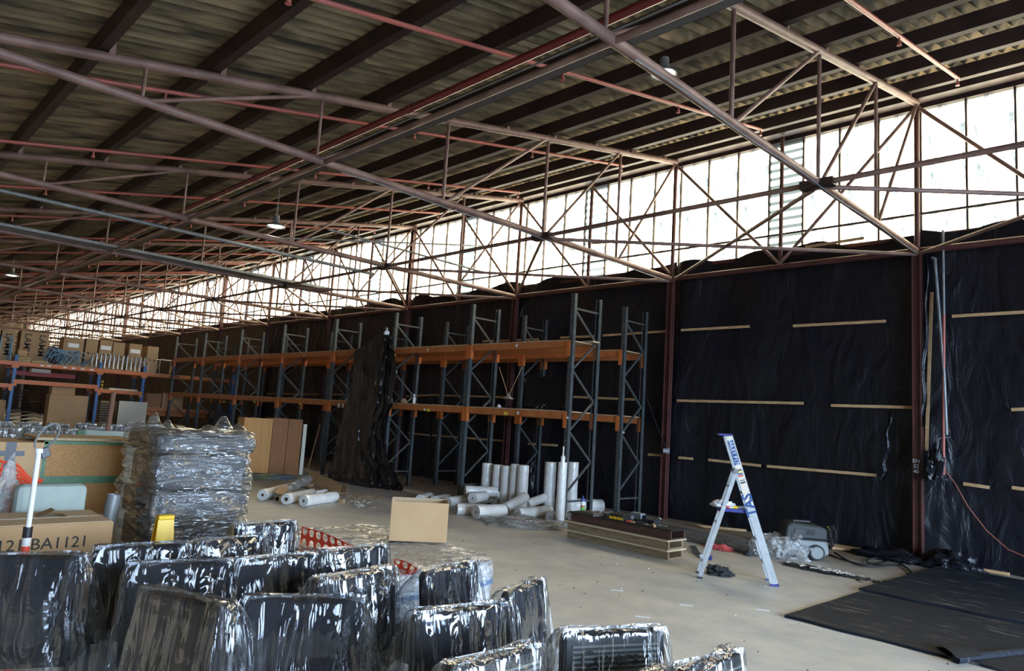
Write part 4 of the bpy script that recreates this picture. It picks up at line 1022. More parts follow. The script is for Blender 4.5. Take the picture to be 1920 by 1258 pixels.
# cable on the floor by the column
cb = [gz(1555,1040,.012), gz(1590,1052,.012), gz(1625,1058,.012), gz(1665,1052,.012), gz(1640,1046,.02), gz(1625,1053,.02), gz(1660,1060,.015), gz(1700,1055,.012), gz(1722,1035,.012)]
def smooth(P, n=6):
    out = []
    for i in range(len(P)-1):
        p0 = P[max(i-1,0)]; p1 = P[i]; p2 = P[i+1]; p3 = P[min(i+2,len(P)-1)]
        for k in range(n):
            t = k/n; out.append(.5*((2*p1)+(p2-p0)*t+(2*p0-5*p1+4*p2-p3)*t*t+(-p0+3*p1-3*p2+p3)*t**3))
    out.append(P[-1]); return out
MB().tube(smooth(cb), .010, 6).build('floor_cable', M_['cable'], None, True, label='black cable coiled on the floor between the vacuum cleaner and the red column', cat='cable')
cb = [gz(1565,1036,.03), gz(1600,1056,.03), gz(1640,1062,.03), gz(1685,1058,.02), gz(1708,1072,.02), gz(1700,1076,.02)]
MB().tube(smooth(cb), .013, 6).build('vacuum_hose', M_['cable'], None, True, label='thin black hose trailing on the floor right of the vacuum cleaner, ending in a hook', cat='hose')

# ================================================================ BLACK SHEETS ON THE FLOOR
def matgrid(name, C, lab, z0, th):
    c00, c10, c11, c01 = [Vector((q.x, q.y, 0)) for q in C]
    def top(u, v):
        p = c00.lerp(c10, u).lerp(c01.lerp(c11, u), v)
        e_ = .012*math.sin(u*60)*(1 if v in (0,1) else .2)
        return (p.x, p.y + (.01*math.sin(u*40+v) if v in (0,) else 0), z0+th+.006*noise.noise(Vector((p.x*2, p.y*2, 0)))+.002)
    mb = MB(); mb.grid(top, 50, 20)
    def side(f0):
        pass
    n = 20
    def edge(fn, N):
        base = len(mb.v)
        for i in range(N+1):
            x, y, z = fn(i/N); mb.v.append(Vector((x, y, z))); mb.v.append(Vector((x, y, z0)))
        for i in range(N):
            a = base+2*i; mb.f.append((a, a+2, a+3, a+1))
    edge(lambda t: top(t, 0), 50); edge(lambda t: top(0, t), 20); edge(lambda t: top(1, t), 20); edge(lambda t: top(t, 1), 50)
    return mb.build(name, M_['matsheet'], None, True, label=lab, cat='sheet', group='black sheets laid on the floor')
a0, a1 = gz(1471,1158), gz(1614,1112); a2 = gz(1790,1238); a3 = gz(1920,1176)
dirm = (gz(1920,1176)-a1).normalized(); far = a1+dirm*4.2
near = a0 + (gz(1790,1238)-a0).normalized()*4.2
matgrid('floor_sheet', [a0, near, far, a1], 'nearer black plastic sheet folded flat on the floor at right', .0, .022)
b0 = gz(1612,1110); b1 = gz(1768,1064); b1.y = min(b1.y, 11.2)
matgrid('floor_sheet', [b0+Vector((0,-.03,0)), far+Vector((.1,-.03,0)), b1+dirm*4.2, b1], 'farther black plastic sheet on the floor, reaching the wall foot', .024, .02)
# the folded corner at the near edge
p = gz(1792,1236,.03); q = gz(1925,1222,.03)
MB().tube([p.lerp(q, i/10) for i in range(11)], .035, 12).build('sheet_fold', M_['matsheet'], None, True, label='rolled-up edge of black plastic along the nearer floor sheet', cat='sheet')
c00, c10, c01, c11 = gz(1752,1207,.04), gz(1795,1236,.05), gz(1815,1212,.04), gz(1842,1231,.05)
MB().grid(lambda u, v: c00.lerp(c10,u).lerp(c01.lerp(c11,u),v)+Vector((0,0,.02*math.sin(u*PI)+.006)), 8, 6).build('folded_flap', M_['matsheet'], None, True, label='small turned-back flap on the corner of the nearer floor sheet', cat='sheet')

# ================================================================ BAGGED CHAIRS
def rrect(w, h, r, n=5):
    P = []
    for cx, cz, a0 in ((w/2-r, h-r, 0), (-w/2+r, h-r, PI/2), (-w/2+r, r, PI), (w/2-r, r, 1.5*PI)):
        for i in range(n+1):
            a = a0+PI/2*i/n; P.append((cx+r*math.cos(a), cz+r*math.sin(a)))
    return P
def pad(w, h, th, r, z0, lean=.12, bulge=.012):
    """upholstered panel; width along x, thickness along y, rear face towards -y"""
    P = rrect(w, h, r); n = len(P); mb = MB(); rings = [(-th/2, .94), (-th/2+.008, .99), (0, 1.0), (th/2-.008, .99), (th/2, .94)]
    for y, s in rings:
        for x, z in P:
            xx = x*s; zz = h/2+(z-h/2)*s; mb.v.append(Vector((xx, y - lean*zz, z0+zz)))
    for k in range(len(rings)-1):
        for i in range(n): mb.f.append((k*n+i, k*n+(i+1)%n, (k+1)*n+(i+1)%n, (k+1)*n+i))
    mb.f.append(tuple(range(n))); mb.f.append(tuple(reversed(range((len(rings)-1)*n, len(rings)*n))))
    return mb
def bagmesh(w, top, seed, flare=.10, nu=110, nv=46, lean=.12, hb=.46, sidebias=0, amp=1.0):
    rn = random.Random(seed); ks = [(rn.randint(5, 11), rn.uniform(0, 6), rn.uniform(.4, 1)) for _ in range(2)]+[(rn.randint(14, 30), rn.uniform(0, 6), rn.uniform(.25, .6)) for _ in range(3)]
    z0 = top-hb
    def f(u, v):
        a = 2*PI*u
        if v < .14:                                        # closing over the top
            s = math.sin(v/.14*PI/2); z = top+.012+.004*math.sin(u*40); hw = (w/2+.004)*s; hd = .037*s; cx = 0; cyy = -lean*hb; t = 0
        else:
            t = (v-.14)/.86; z = top+.008 - (top-.10)*t
            hw = w/2+.010+flare*t**.9; hd = .04+.26*min(1, t*1.25)**.9; cx = sidebias*t
            cyy = -lean*(hb-t*(top-.1)) + (hd-.04)*.90
        c, s_ = math.cos(a), math.sin(a); e_ = .22+.25*t
        x = cx + hw*math.copysign(abs(c)**e_, c); y = cyy + hd*math.copysign(abs(s_)**e_, s_)
        A_ = (.0015+.016*min(1, t*1.6))*amp*(.6 if s_ < -.2 and t < .55 else 1)
        g = sum(am*math.sin(k*a+ph+1.6*math.sin(t*3+ph)+.8*noise.noise(Vector((c*2, s_*2, t*4+seed)))) for k, ph, am in ks)
        d = A_*g + (.005+.012*min(1,t*2))*amp*noise.noise(Vector((x*9, y*9, z*7+seed)))
        nx, ny = c, s_
        x += nx*d; y += ny*d
        if s_ < -.3 and t < .75: y = min(y, cyy-hd-.0 + .8*abs(d)) if False else y
        return (x, y, z - (.010*abs(g)*min(1,v*8) if v < .2 else 0))
    mb = MB().grid(f, nu, nv, wrap=True)
    return mb
def chair(lab, a, b, top=.86, ribbed=False, flare=.10, sb=0, seed=1, lean=.12, detail=True, bagm=None):
    A_ = gz(a[0], a[1], top); B_ = gz(b[0], b[1], top)
    w = min(.56, max(.40, (B_-A_).length)); c = (A_+B_)/2; ang = math.atan2(B_.y-A_.y, B_.x-A_.x)
    # rear face (local -y) points to the camera side
    rz = ang
    ny = Vector((math.sin(ang), -math.cos(ang), 0))       # local -y in world
    if ny.dot(CAM-c) < 0: rz = ang+PI
    hb = .46
    off = Vector((-math.sin(rz), math.cos(rz), 0))*(lean*hb)
    loc = (c.x+off.x, c.y+off.y, 0)
    t = thing('bagged_chair', lab, 'chair', loc, rz, 'bagged black chairs')
    pad(w, hb, .055, .035, top-hb, lean).build('backrest', M_['fabric'], t, smooth=True, local=True)
    if ribbed:
        for i in range(22):
            z = .03+i*.0182
            MB().obox((0, -.0275-lean*z-.004, top-hb+z), (w*.42,0,0), (0,.004,0), (0,-.0005,.0045)).build('shell_rib', M_['ribs'], t, local=True)
        MB().obox((0, -.0275-lean*hb/2-.001, top-hb/2), (w*.47,0,0), (0,.002,0), (0,-lean*hb*.47,hb*.47)).build('back_shell', M_['shell'], t, local=True)
    MB().box((-w/2, .04, .40), (w/2, .47, .47)).build('seat', M_['fabric'], t, local=True, bevel=.02)
    for sx in (-1, 1):
        for sy in (.07, .43):
            MB().tube([(sx*(w/2-.03), sy, .40), (sx*(w/2-.02), sy+(.02 if sy > .2 else -.02), .005)], .013, 8).build('leg', M_['black'], t, smooth=True, local=True)
        MB().tube([(sx*.12, .06, .41), (sx*.12, .0, .5), (sx*.12, -.02-lean*.1, .56)], .011, 8).build('back_bracket', M_['black'], t, smooth=True, local=True)
    bagmesh(w, top, seed, flare, lean=lean, hb=hb, sidebias=sb, amp=1.7 if abs(lean+.10) < .001 else 1.15).build('clear_bag', bagm or M_['bag'], t, smooth=True, local=True, label='clear crinkled plastic bag')
    return t
M_['ribs'] = mat('shell_ribs', (.20,.205,.18), .5)
CH = [
 ('c1', (-45,1040), (163,1041), .90, 'thick topped bagged black chair at the bottom left edge, below the white pole'),
 ('c2', (176,1026), (356,1018), .87, 'bagged black chair whose back stands directly in front of the yellow floor sign'),
 ('c3', (362,1017), (494,1004), .87, 'bagged black chair in the rear line, just left of the red mesh'),
 ('c4', (440,984), (552,977), .87, 'rearmost bagged black chair, in front of the right corner of the wrapped stack'),
 ('c5', (241,1058), (436,1051), .87, 'bagged black chair in the second line, left one of the adjoining pair'),
 ('c6', (440,1050), (594,1038), .87, 'bagged black chair in the second line, right one of the adjoining pair'),
 ('c7', (598,1034), (724,1022), .87, 'bagged black chair standing against the left side of the wrapped pallet'),
 ('c8', (590,1086), (737,1063), .86, 'bagged black chair with a loose folded bag mouth, behind the squarest front chair'),
 ('c9', (790,1073), (890,1050), .86, 'bagged black chair in front of the wrapped pallet with strong blue sheen'),
 ('c10', (945,1112), (1013,1084), .86, 'bagged black chair at the right end of the group beside the open floor'),
 ('c11', (277,1100), (432,1134), .90, 'bagged black chair with its top edge sloping down to the right'),
 ('c12', (458,1119), (686,1123), .90, 'squarest and most frontal bagged black chair at bottom centre left'),
 ('c13', (772,1150), (952,1129), .87, 'broad bagged black chair at bottom centre with deep vertical folds'),
 ('c14', (835,1252), (1010,1204), .86, 'bagged chair with ribbed back shell at the bottom edge, left of the written one'),
 ('c15', (1052,1184), (1242,1177), .86, 'bagged chair with a ribbed back shell carrying handwriting'),
 ('c16', (1275,1256), (1379,1214), .86, 'bagged chair with a ribbed back shell at the bottom right of the group'),
 ('c17', (1150,1283), (1222,1262), .80, 'bagged chair of which only a small corner shows at the bottom edge'),
]
CO = {}
for i, (k, a, b, top, lab) in enumerate(CH):
    CO[k] = chair(lab, a, b, top, ribbed=k in ('c14','c15','c16'), flare=.06+.05*((i*7)%3)/2, sb=.05 if k in ('c9','c10','c13','c15') else .02, seed=i+3, lean={'c12':-.10,'c1':-.10,'c15':-.06}.get(k, -.13))
# handwriting on the ribbed chair
t = CO['c15']; Mw = WM[t.name]
for s_, x, z, sz in (('Covers', -.03, .765, .085), ('Administration', .0, .675, .062)):
    Ml = frame((x, -.0375+.06*(z-.40), z), (1,0,0), (0,0,1)); text(s_, sz, Mw @ Ml, M_['ink'], t, 'handwriting', bold=.01)
MB().tube([(0,0,0),(0,0,.001)], .001, 3).v
# distant bagged chairs before the blue racks
far_proto = None; rn = random.Random(12); GF = 'distant bagged chairs before the blue racks'
rows = [(815, -5, 60), (808, 10, 270), (800, 0, 280), (793, 0, 330)]
k = 0
for ry, (py, xa, xb) in enumerate(rows):
    X = gz((xa+xb)/2, py, .88).x
    ya = gx(xa, py, X).y; yb = gx(xb, py, X).y
    y = ya
    while y < yb:
        if far_proto is None:
            t = thing('bagged_chair', 'x', 'chair', (X, y, 0), -PI/2, GF)
            t.rotation_euler = (0, 0, PI/2)
            WM[t.name] = Matrix.Translation((X, y, 0)) @ Matrix.Rotation(PI/2, 4, 'Z')
            pad(.46, .46, .055, .03, .42, .1).build('backrest', M_['fabric'], t, smooth=True, local=True)
            MB().box((-.23,.04,.40),(.23,.47,.47)).build('seat', M_['fabric'], t, local=True, bevel=.02)
            for sx in (-1, 1):
                for sy in (.05, .43): MB().tube([(sx*.2, sy, .4), (sx*.2, sy, .0)], .013, 6).build('leg', M_['black'], t, local=True)
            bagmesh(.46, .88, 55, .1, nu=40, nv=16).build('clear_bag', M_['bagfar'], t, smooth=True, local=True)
            far_proto = t
        else:
            t = copy_tree(far_proto); t.location = (X+rn.uniform(-.08,.08), y, 0); t.rotation_euler = (0, 0, PI/2+rn.uniform(-.3,.3)); t.scale = (1, 1, rn.uniform(.93, 1.05))
        t['label'] = ['bagged dark chairs in the nearest line of the distant group at left', 'bagged dark chairs in the second line of the distant group at left', 'bagged dark chairs in the third line of the distant group at left', 'bagged dark chairs in the farthest line of the distant group at left'][ry]
        t['group'] = t['label']
        y += .60; k += 1

# ================================================================ WRAPPED STACK, FLOOR SIGN, BOXES, MESH
XS = -5.75
ya = gx(290, 900, XS).y; yb = gx(473, 900, XS).y; zt = gx(380, 815, XS).z; dS = .72
stk = thing('wrapped_stack', 'tall stack of dark padded seats bound in clear stretch film', 'stack', (XS-dS/2, (ya+yb)/2, 0))
zc = [0, .42, .52, .78, .98, zt-.03]
def seatblk(nm, z0, z1, m, ix=0, lab=None):
    MB().box((XS-dS+ix, ya+ix, z0), (XS-.03-ix, yb-ix, z1)).build(nm, m, stk, bevel=.03, label=lab)
seatblk('lower_seat', .02, .44, M_['fabric']); seatblk('lower_cushion', .45, .70, M_['fabric'], .02)
seatblk('middle_seat', .71, .93, M_['greyseat'], .0, 'grey vinyl seat in the middle'); seatblk('upper_seat', .94, zt-.16, M_['greyseat'], .03, 'grey vinyl seat'); seatblk('top_seat', zt-.15, zt-.01, M_['greyseat'], -.01, 'grey vinyl top seat')
def wrapfn(seed, x0, x1, y0, y1, z0, z1, amp, e_=.22, bulge=.05):
    cx, cyy, hx, hy = (x0+x1)/2, (y0+y1)/2, (x1-x0)/2, (y1-y0)/2
    def f(u, v):
        a = 2*PI*u; c, s = math.cos(a), math.sin(a)
        if v < .12: k = (v/.12)**.7; z = z1
        else: k = 1; z = z1-(z1-z0)*(v-.12)/.88
        wv = 1 + bulge*noise.noise(Vector((c*1.3, s*1.3, z*3+seed))) + bulge*.9*abs(noise.noise(Vector((c*1.2,s*1.2,z*7+seed))))
        x = cx+hx*k*wv*math.copysign(abs(c)**e_, c); y = cyy+hy*k*wv*math.copysign(abs(s)**e_, s)
        n1 = noise.noise(Vector((x*9, y*9, z*12+seed))); n2 = noise.noise(Vector((x*24, y*24, z*34+seed)))
        return (x+c*amp*(n1+.5*n2), y+s*amp*(n1+.5*n2), z+(amp*.8*n1 if v < .14 else 0))
    return f
MB().grid(wrapfn(4, XS-dS-.03, XS+.01, ya-.04, yb+.02, .02, zt+.015, .05), 150, 120, wrap=True).build('stretch_film', M_['wrap'], stk, smooth=True, label='clear stretch film')
for px, py, sx in ((290,808,.16), (420,808,.2)):
    q = gx(px, py, XS-.3)
    mb = MB(); cx, cyy = q.x, q.y
    mb.grid(lambda u, v: (cx+(v-.5)*.2, cyy+(u-.5)*sx*2, zt+.02+.09*math.sin(u*PI)*math.sin(v*PI)*(1+.5*math.sin(u*17))+.02*noise.noise(Vector((u*6,v*6,px)))), 24, 14)
    mb.build('film_tuft', M_['wrap'], stk, smooth=True)

# yellow floor sign
Xq = -4.85; q0 = gx(310, 965, Xq); hS = q0.z; wS = (gx(329, 970, Xq).y-gx(296, 970, Xq).y)
sg = thing('floor_sign', 'yellow plastic folding floor sign standing before the wrapped stack', 'floor sign', (Xq, q0.y, 0))
for s_ in (-1, 1):
    mb = MB(); x0, x1 = Xq+s_*.13, Xq+s_*.025
    wb = wS*1.75/2; wt = wS*.92/2; th = .012
    mb.add([(x0,q0.y-wb,0),(x0,q0.y+wb,0),(x1,q0.y+wt,hS-.02),(x1,q0.y-wt,hS-.02),(x0-s_*th,q0.y-wb,0),(x0-s_*th,q0.y+wb,0),(x1-s_*th,q0.y+wt,hS-.02),(x1-s_*th,q0.y-wt,hS-.02)],
       [(0,1,2,3),(7,6,5,4),(0,4,5,1),(1,5,6,2),(2,6,7,3),(3,7,4,0)]).build('leaf', M_['yellow'], sg, bevel=.004)
MB().box((Xq-.035, q0.y-wS*.46, hS-.03), (Xq+.035, q0.y+wS*.46, hS)).build('hinge_cap', M_['yellow'], sg, bevel=.008)
MB().box((Xq+.058, q0.y-.005, hS-.24), (Xq+.062+.02, q0.y+.005, hS-.19)).build('red_mark', M_['tinred'], sg)

# long carton with printed code
Xb = -5.15; zb_ = gx(150, 981, Xb).z; yb0 = gx(-60, 985, Xb).y; yb1 = gx(214, 978, Xb).y; db_ = Xb - gz(180, 956, zb_).x
crt = thing('long_carton', 'long brown cardboard carton printed BA1121 behind the bagged chairs', 'carton', (Xb-db_/2, (yb0+yb1)/2, 0))
MB().box((Xb-db_, yb0, 0), (Xb, yb1, zb_)).build('carton_body', M_['card'], crt, bevel=.006)
MB().box((Xb-db_+.01, yb0+.01, zb_), (Xb-db_/2-.004, yb1-.01, zb_+.005)).build('top_flap', M_['card_in'], crt)
MB().box((Xb-db_/2+.004, yb0+.01, zb_), (Xb-.01, yb1-.01, zb_+.005)).build('top_flap', M_['card_in'], crt)
MB().box((Xb-db_/2-.03, yb0+.01, zb_+.005), (Xb-db_/2+.03, yb1, zb_+.007)).build('tape_strip', M_['tape'], crt)
q = gx(68, 1024, Xb); text('1121/BA1121', .098, frame((Xb+.002, gx(73,1021,Xb).y, gx(73,1021,Xb).z), (0,1,0), (0,0,1)), M_['ink'], crt)
q = gz(85, 958, zb_+.01); q.x = Xb-db_*.6
mb = MB(); mb.add([(q.x-.06,q.y-.09,zb_+.008),(q.x+.06,q.y-.09,zb_+.008),(q.x+.06,q.y,zb_+.05),(q.x-.06,q.y,zb_+.05),(q.x+.06,q.y+.08,zb_+.008),(q.x-.06,q.y+.08,zb_+.008)], [(0,1,2,3),(3,2,4,5)])
mb.build('cardboard_scrap', M_['card'], None, label='small folded cardboard scrap on top of the long printed carton', cat='cardboard')
# pale cushion behind the carton
Xc2 = Xb-db_-.12; ya2 = gx(30, 930, Xc2).y; yb2 = gx(165, 930, Xc2).y; zt2 = gx(97, 909, Xc2).z
MB().box((Xc2-.14, ya2, .02), (Xc2, yb2, zt2)).build('seat_cushion', M_['cushion'], None, label='pale green upholstered bench cushion standing behind the long carton', cat='cushion', bevel=.045)
# chipboard panel with green edging
X3 = -6.9; y3a = gx(84, 830, X3).y; y3b = gx(240, 824, X3).y; z3t = gx(150, 829, X3).z; z3m = gx(150, 897, X3).z
cp = thing('chipboard_panel', 'chipboard partition panel with green edging standing left of the wrapped stack', 'panel', (X3, (y3a+y3b)/2, 0))
MB().box((X3-.03, y3a, .02), (X3-.005, y3b, z3t)).build('board', M_['chip'], cp)
for lo, hi in (((X3-.035, y3a, z3t-.02),(X3+.008, y3b, z3t+.005)), ((X3-.035, y3a-.01, 0),(X3+.008, y3a+.025, z3t)), ((X3-.01, y3a+.02, z3m-.04),(X3+.012, y3b, z3m+.02)), ((X3-.035, y3a, 0),(X3+.008, y3b, .03))):
    MB().box(lo, hi).build('green_edge', M_['green'], cp)
MB().box((X3-.6, y3a-.05, z3t+.008), (X3-.04, y3b+.1, z3t+.03)).build('plywood_top', M_['ply'], cp, label='plywood sheet on top')
MB().box((X3-.58, y3a+.01, 0), (X3-.56, y3b, z3t+.006)).build('rear_board', M_['chip'], cp)
X4 = -8.1; a_ = gx(160, 815, X4); b_ = gx(240, 819, X4)
tp = thing('table_top', 'pale table top with green edge leaning behind the chipboard panel', 'board', (X4, a_.y, 0))
MB().box((X4-.04, a_.y, 0), (X4, b_.y+.2, gx(190,808,X4).z)).build('board', M_['cushion'], tp)
MB().box((X4-.045, a_.y-.07, 0), (X4+.004, a_.y, gx(165,807,X4).z)).build('green_edge', M_['green'], tp)
# cardboard panel at the left edge
X5 = -6.85; y5b = gx(81, 850, X5).y; y5a = y5b-.9; z5 = gx(40, 829, X5).z
bx = thing('tall_carton', 'tall brown carton at the left edge with black tape, behind the orange mesh', 'carton', (X5-.3, (y5a+y5b)/2, 0))
MB().box((X5-.55, y5a, 0), (X5, y5b, z5)).build('carton_body', M_['card'], bx, bevel=.006)
q = gx(18, 850, X5)
MB().box((X5, q.y-.03, q.z-.12), (X5+.003, q.y+.04, z5)).build('black_tape', M_['black'], bx); MB().box((X5+.003, q.y-.12, q.z-.02), (X5+.006, q.y+.10, q.z+.02)).build('black_tape', M_['black'], bx)
q = gx(184, 930, -6.3)
MB().obox((-6.3, q.y, .33), (.02,0,0), (0,.16,0), (0,0,.33)).build('small_carton', M_['card_dark'], None, label='brown cardboard piece with red rim between the cushion and the wrapped stack', cat='carton', bevel=.005)
p = gx(190, 952, -5.95); q = gx(208, 932, -5.95)
MB().tube([(p.x, p.y, .0), (q.x, q.y+.02, q.z+.02)], .05, 14, cap=False).build('grey_tube', M_['galv'], None, True, label='short grey tube leaning beside the wrapped stack', cat='tube')
q = gx(5, 930, -6.0); crumple('white_bag', (-6.0, q.y-.1, 0), .2, .25, q.z+.1, M_['crumple'], 'milky plastic bag bulging at the left edge beside the cushion', 'bag', 51, 24)
# white pole with cord loop
Xp = -4.55
pl = thing('marker_pole', 'white pole with black and orange bands and a cord loop at its top', 'pole', (gx(45,1045,Xp).x, gx(45,1045,Xp).y, 0))
tp_ = gx(73, 845, Xp); bt_ = gx(52, 995, Xp); dv = (tp_-bt_); base = bt_ - dv*(bt_.z/dv.z)
def pseg(z0, z1, r, m, nm): 
    f = lambda z: base+dv*(z/dv.z)
    MB().tube([f(z0), f(z1)], r, 12).build(nm, m, pl, smooth=True)
pseg(.01, bt_.z-.08, .020, M_['net'], 'orange_band'); pseg(bt_.z-.08, bt_.z-.035, .021, M_['white'], 'white_band'); pseg(bt_.z-.035, bt_.z+.02, .023, M_['black'], 'joint'); pseg(bt_.z+.02, tp_.z, .0135, M_['white'], 'upper_tube')
pseg(tp_.z-.012, tp_.z+.012, .02, M_['white'], 'top_cap')
c = tp_
MB().tube([c+Vector((0,.0+.045*math.sin(a)+.0,.0))+Vector((0,.03*(1-math.cos(a)),.075*(1-math.cos(a)))) for a in [2*PI*i/18-.3 for i in range(18)]], .006, 6).build('cord_loop', M_['galv'], pl, smooth=True)
MB().obox(c+Vector((0,.03,-.01)), (.01,0,0), (0,.02,.01), (0,-.01,.025)).build('clip', M_['black'], pl, bevel=.003)
# orange safety mesh
def netting(lab, P00, P10, P11, P01, nu, nv, sag, r=.006, wide=False):
    t = thing('safety_mesh', lab, 'mesh', P00 if P00.z < P01.z else P01)
    def f(u, v):
        p = P00.lerp(P10, u).lerp(P01.lerp(P11, u), v); return p+Vector((sag*math.sin(u*PI)*.5, 0, sag*.4*math.sin(v*PI*2)*math.sin(u*5)+.02*math.sin(u*13+v*7)))
    mb = MB()
    for j in range(nv+1): mb.tube([f(i/(nu*2), j/nv) for i in range(nu*2+1)], r*1.5 if not wide else r*2.2, 5)
    mb.build('strand_lengthwise', M_['net'], t, smooth=True, kind='stuff')
    mb = MB()
    for i in range(nu+1): mb.tube([f(i/nu, j/(nv*2)) for j in range(nv*2+1)], r, 5)
    mb.build('strand_crosswise', M_['net'], t, smooth=True, kind='stuff')
    return t
Xm = -6.45
netting('orange safety mesh fencing sagging at the left edge before the tall carton', gx(-60, 960, Xm), gx(40, 955, Xm+.1), gx(80, 905, Xm-.1), gx(-40, 835, Xm), 14, 11, .08, .006)
def holed(lab, cn, nu, nv, z, slope=0):
    """red plastic mesh with rounded oval holes laid over the wrapped pallet"""
    P00, P10, P11, P01 = cn
    t = thing('safety_mesh', lab, 'mesh', P00)
    mb = MB()
    def pt(u, v): 
        p = P00.lerp(P10, u).lerp(P01.lerp(P11, u), v); return p+Vector((0,0,.015*math.sin(u*7+v*3)))
    for i in range(nu):
        for j in range(nv):
            n = 12; base_ = len(mb.v); cu, cv = (i+.5)/nu, (j+.5)/nv
            for k in range(n):
                a = 2*PI*(k+.5)/n; c, s_ = math.cos(a), math.sin(a); m_ = max(abs(c), abs(s_))
                mb.v.append(pt(cu+.5*c/m_/nu, cv+.5*s_/m_/nv))
            for k in range(n):
                a = 2*PI*(k+.5)/n; mb.v.append(pt(cu+.40*math.cos(a)/nu, cv+.36*math.sin(a)/nv))
            for k in range(n): mb.f.append((base_+k, base_+(k+1)%n, base_+n+(k+1)%n, base_+n+k))
    o = mb.build('mesh_sheet', M_['net'], t)
    sm = o.modifiers.new('thickness', 'SOLIDIFY'); sm.thickness = .004
    return t

# ================================================================ WRAPPED PALLET WITH CARTON
ZP = .70
P = [gz(640,1012,ZP), gz(700,1003,ZP), gz(845,1000,ZP), gz(905,1018,ZP), gz(953,1046,ZP), gz(930,1078,ZP), gz(800,1100,ZP), gz(640,1080,ZP)]
cx_ = (gz(953,1046,ZP)+gz(640,1020,ZP))/2
px0, px1 = -4.9, -3.75
gA = gz(955, 1050, ZP); gB = gz(735, 1003, ZP)
x0_, x1_, y0_, y1_ = gB.x-.55, gA.x-.02, 2.45, gA.y+.0
pal = thing('wrapped_pallet', 'low pallet load wrapped in milky stretch film, with an open carton on top', 'pallet', ((x0_+x1_)/2, (y0_+y1_)/2, 0))

for j in range(3):
    yy = y0_+.08+(y1_-y0_-.16)*j/2
    MB().box((x0_+.05, yy-.05, .0), (x1_-.05, yy+.05, .10)).build('bearer', M_['ply'], pal)
for j in range(6):
    xx = x0_+.08+(x1_-x0_-.16)*j/5
    MB().box((xx-.05, y0_+.04, .10), (xx+.05, y1_-.04, .125)).build('deck_board', M_['ply'], pal)
MB().box((x0_+.06, y0_+.06, .13), (x1_-.06, y1_-.06, ZP-.02)).build('load', mat('white_carton_load', (.70,.69,.67), .7), pal, bevel=.06)
MB().grid(wrapfn(9, x0_, x1_, y0_, y1_, .06, ZP, .014, e_=.34, bulge=.012), 110, 50, wrap=True).build('stretch_film', M_['palletwrap'], pal, smooth=True, label='milky stretch film')
MB().grid(lambda u, v: (lambda a: ((x0_+x1_)/2+((x1_-x0_)/2+.012)*math.copysign(abs(math.cos(a))**.34, math.cos(a)), (y0_+y1_)/2+((y1_-y0_)/2+.012)*math.copysign(abs(math.sin(a))**.34, math.sin(a)), ZP-.16+.03*v+.01*math.sin(a*5)))(2*PI*u), 90, 1, wrap=True).build('blue_stripe', film('blue_film_stripe', tint=(.5,.7,.95), haze=.35, hazecol=(.1,.35,.75)), pal, smooth=True, label='faint blue stripe in the film')
# carton on the pallet
A1, B1 = gz(729, 1014, ZP+.01), gz(836, 1018, ZP+.01)
dr1 = (B1-A1); wC = dr1.length; dr1.normalize(); nr1 = Vector((-dr1.y, dr1.x, 0)); nr1 = nr1 if nr1.dot(CAM-A1) < 0 else -nr1
hC = .285; dC = .26; cc = (A1+B1)/2+nr1*dC/2
ob = thing('open_carton', 'open brown cardboard carton standing on the wrapped pallet', 'carton', (cc.x, cc.y, ZP+.01))
Z0 = ZP+.012
def side(c, a, b, nm='side', m=M_['card']): MB().obox(c, a, b, (0,0,hC/2)).build(nm, m, ob)
base_c = Vector((cc.x, cc.y, Z0+hC/2))
side(base_c-nr1*dC/2, dr1*wC/2, nr1*.003); side(base_c+nr1*dC/2, dr1*wC/2, nr1*.003, m=M_['card_in'])
side(base_c-dr1*wC/2, dr1*.003, nr1*dC/2, m=M_['card_dark']); side(base_c+dr1*wC/2, dr1*.003, nr1*dC/2)
MB().obox(Vector((cc.x, cc.y, Z0+.003)), dr1*wC/2, nr1*dC/2, (0,0,.003)).build('bottom', M_['card_in'], ob)
MB().obox(base_c+nr1*(dC/2-.03)+Vector((0,0,hC/2-.03)), dr1*wC*.49, nr1*.03+Vector((0,0,.03)), Vector((0,0,.002))).build('flap', M_['card_in'], ob)
MB().obox(base_c-dr1*(wC/2-.03)+Vector((0,0,hC/2-.035)), nr1*dC*.46, dr1*.03+Vector((0,0,-.035)), Vector((0,0,.002))).build('flap', M_['card_in'], ob)
MB().obox(base_c+dr1*(wC/2-.03)+Vector((0,0,hC/2-.03)), nr1*dC*.46, dr1*.03+Vector((0,0,.03)), Vector((0,0,.002))).build('flap', M_['card_in'], ob)
# red mesh on the pallet
holed('red plastic mesh with large oval holes draped over the left end of the wrapped pallet', [gz(566,987,.80), gz(560,1050,.62), gz(668,1030,.72), gz(655,1022,.76)], 3, 7, .72)
holed('small corner of red plastic mesh in front of the wrapped pallet', [gz(738,1048,.74), gz(740,1085,.66), gz(775,1075,.70), gz(782,1066,.72)], 3, 3, .72)

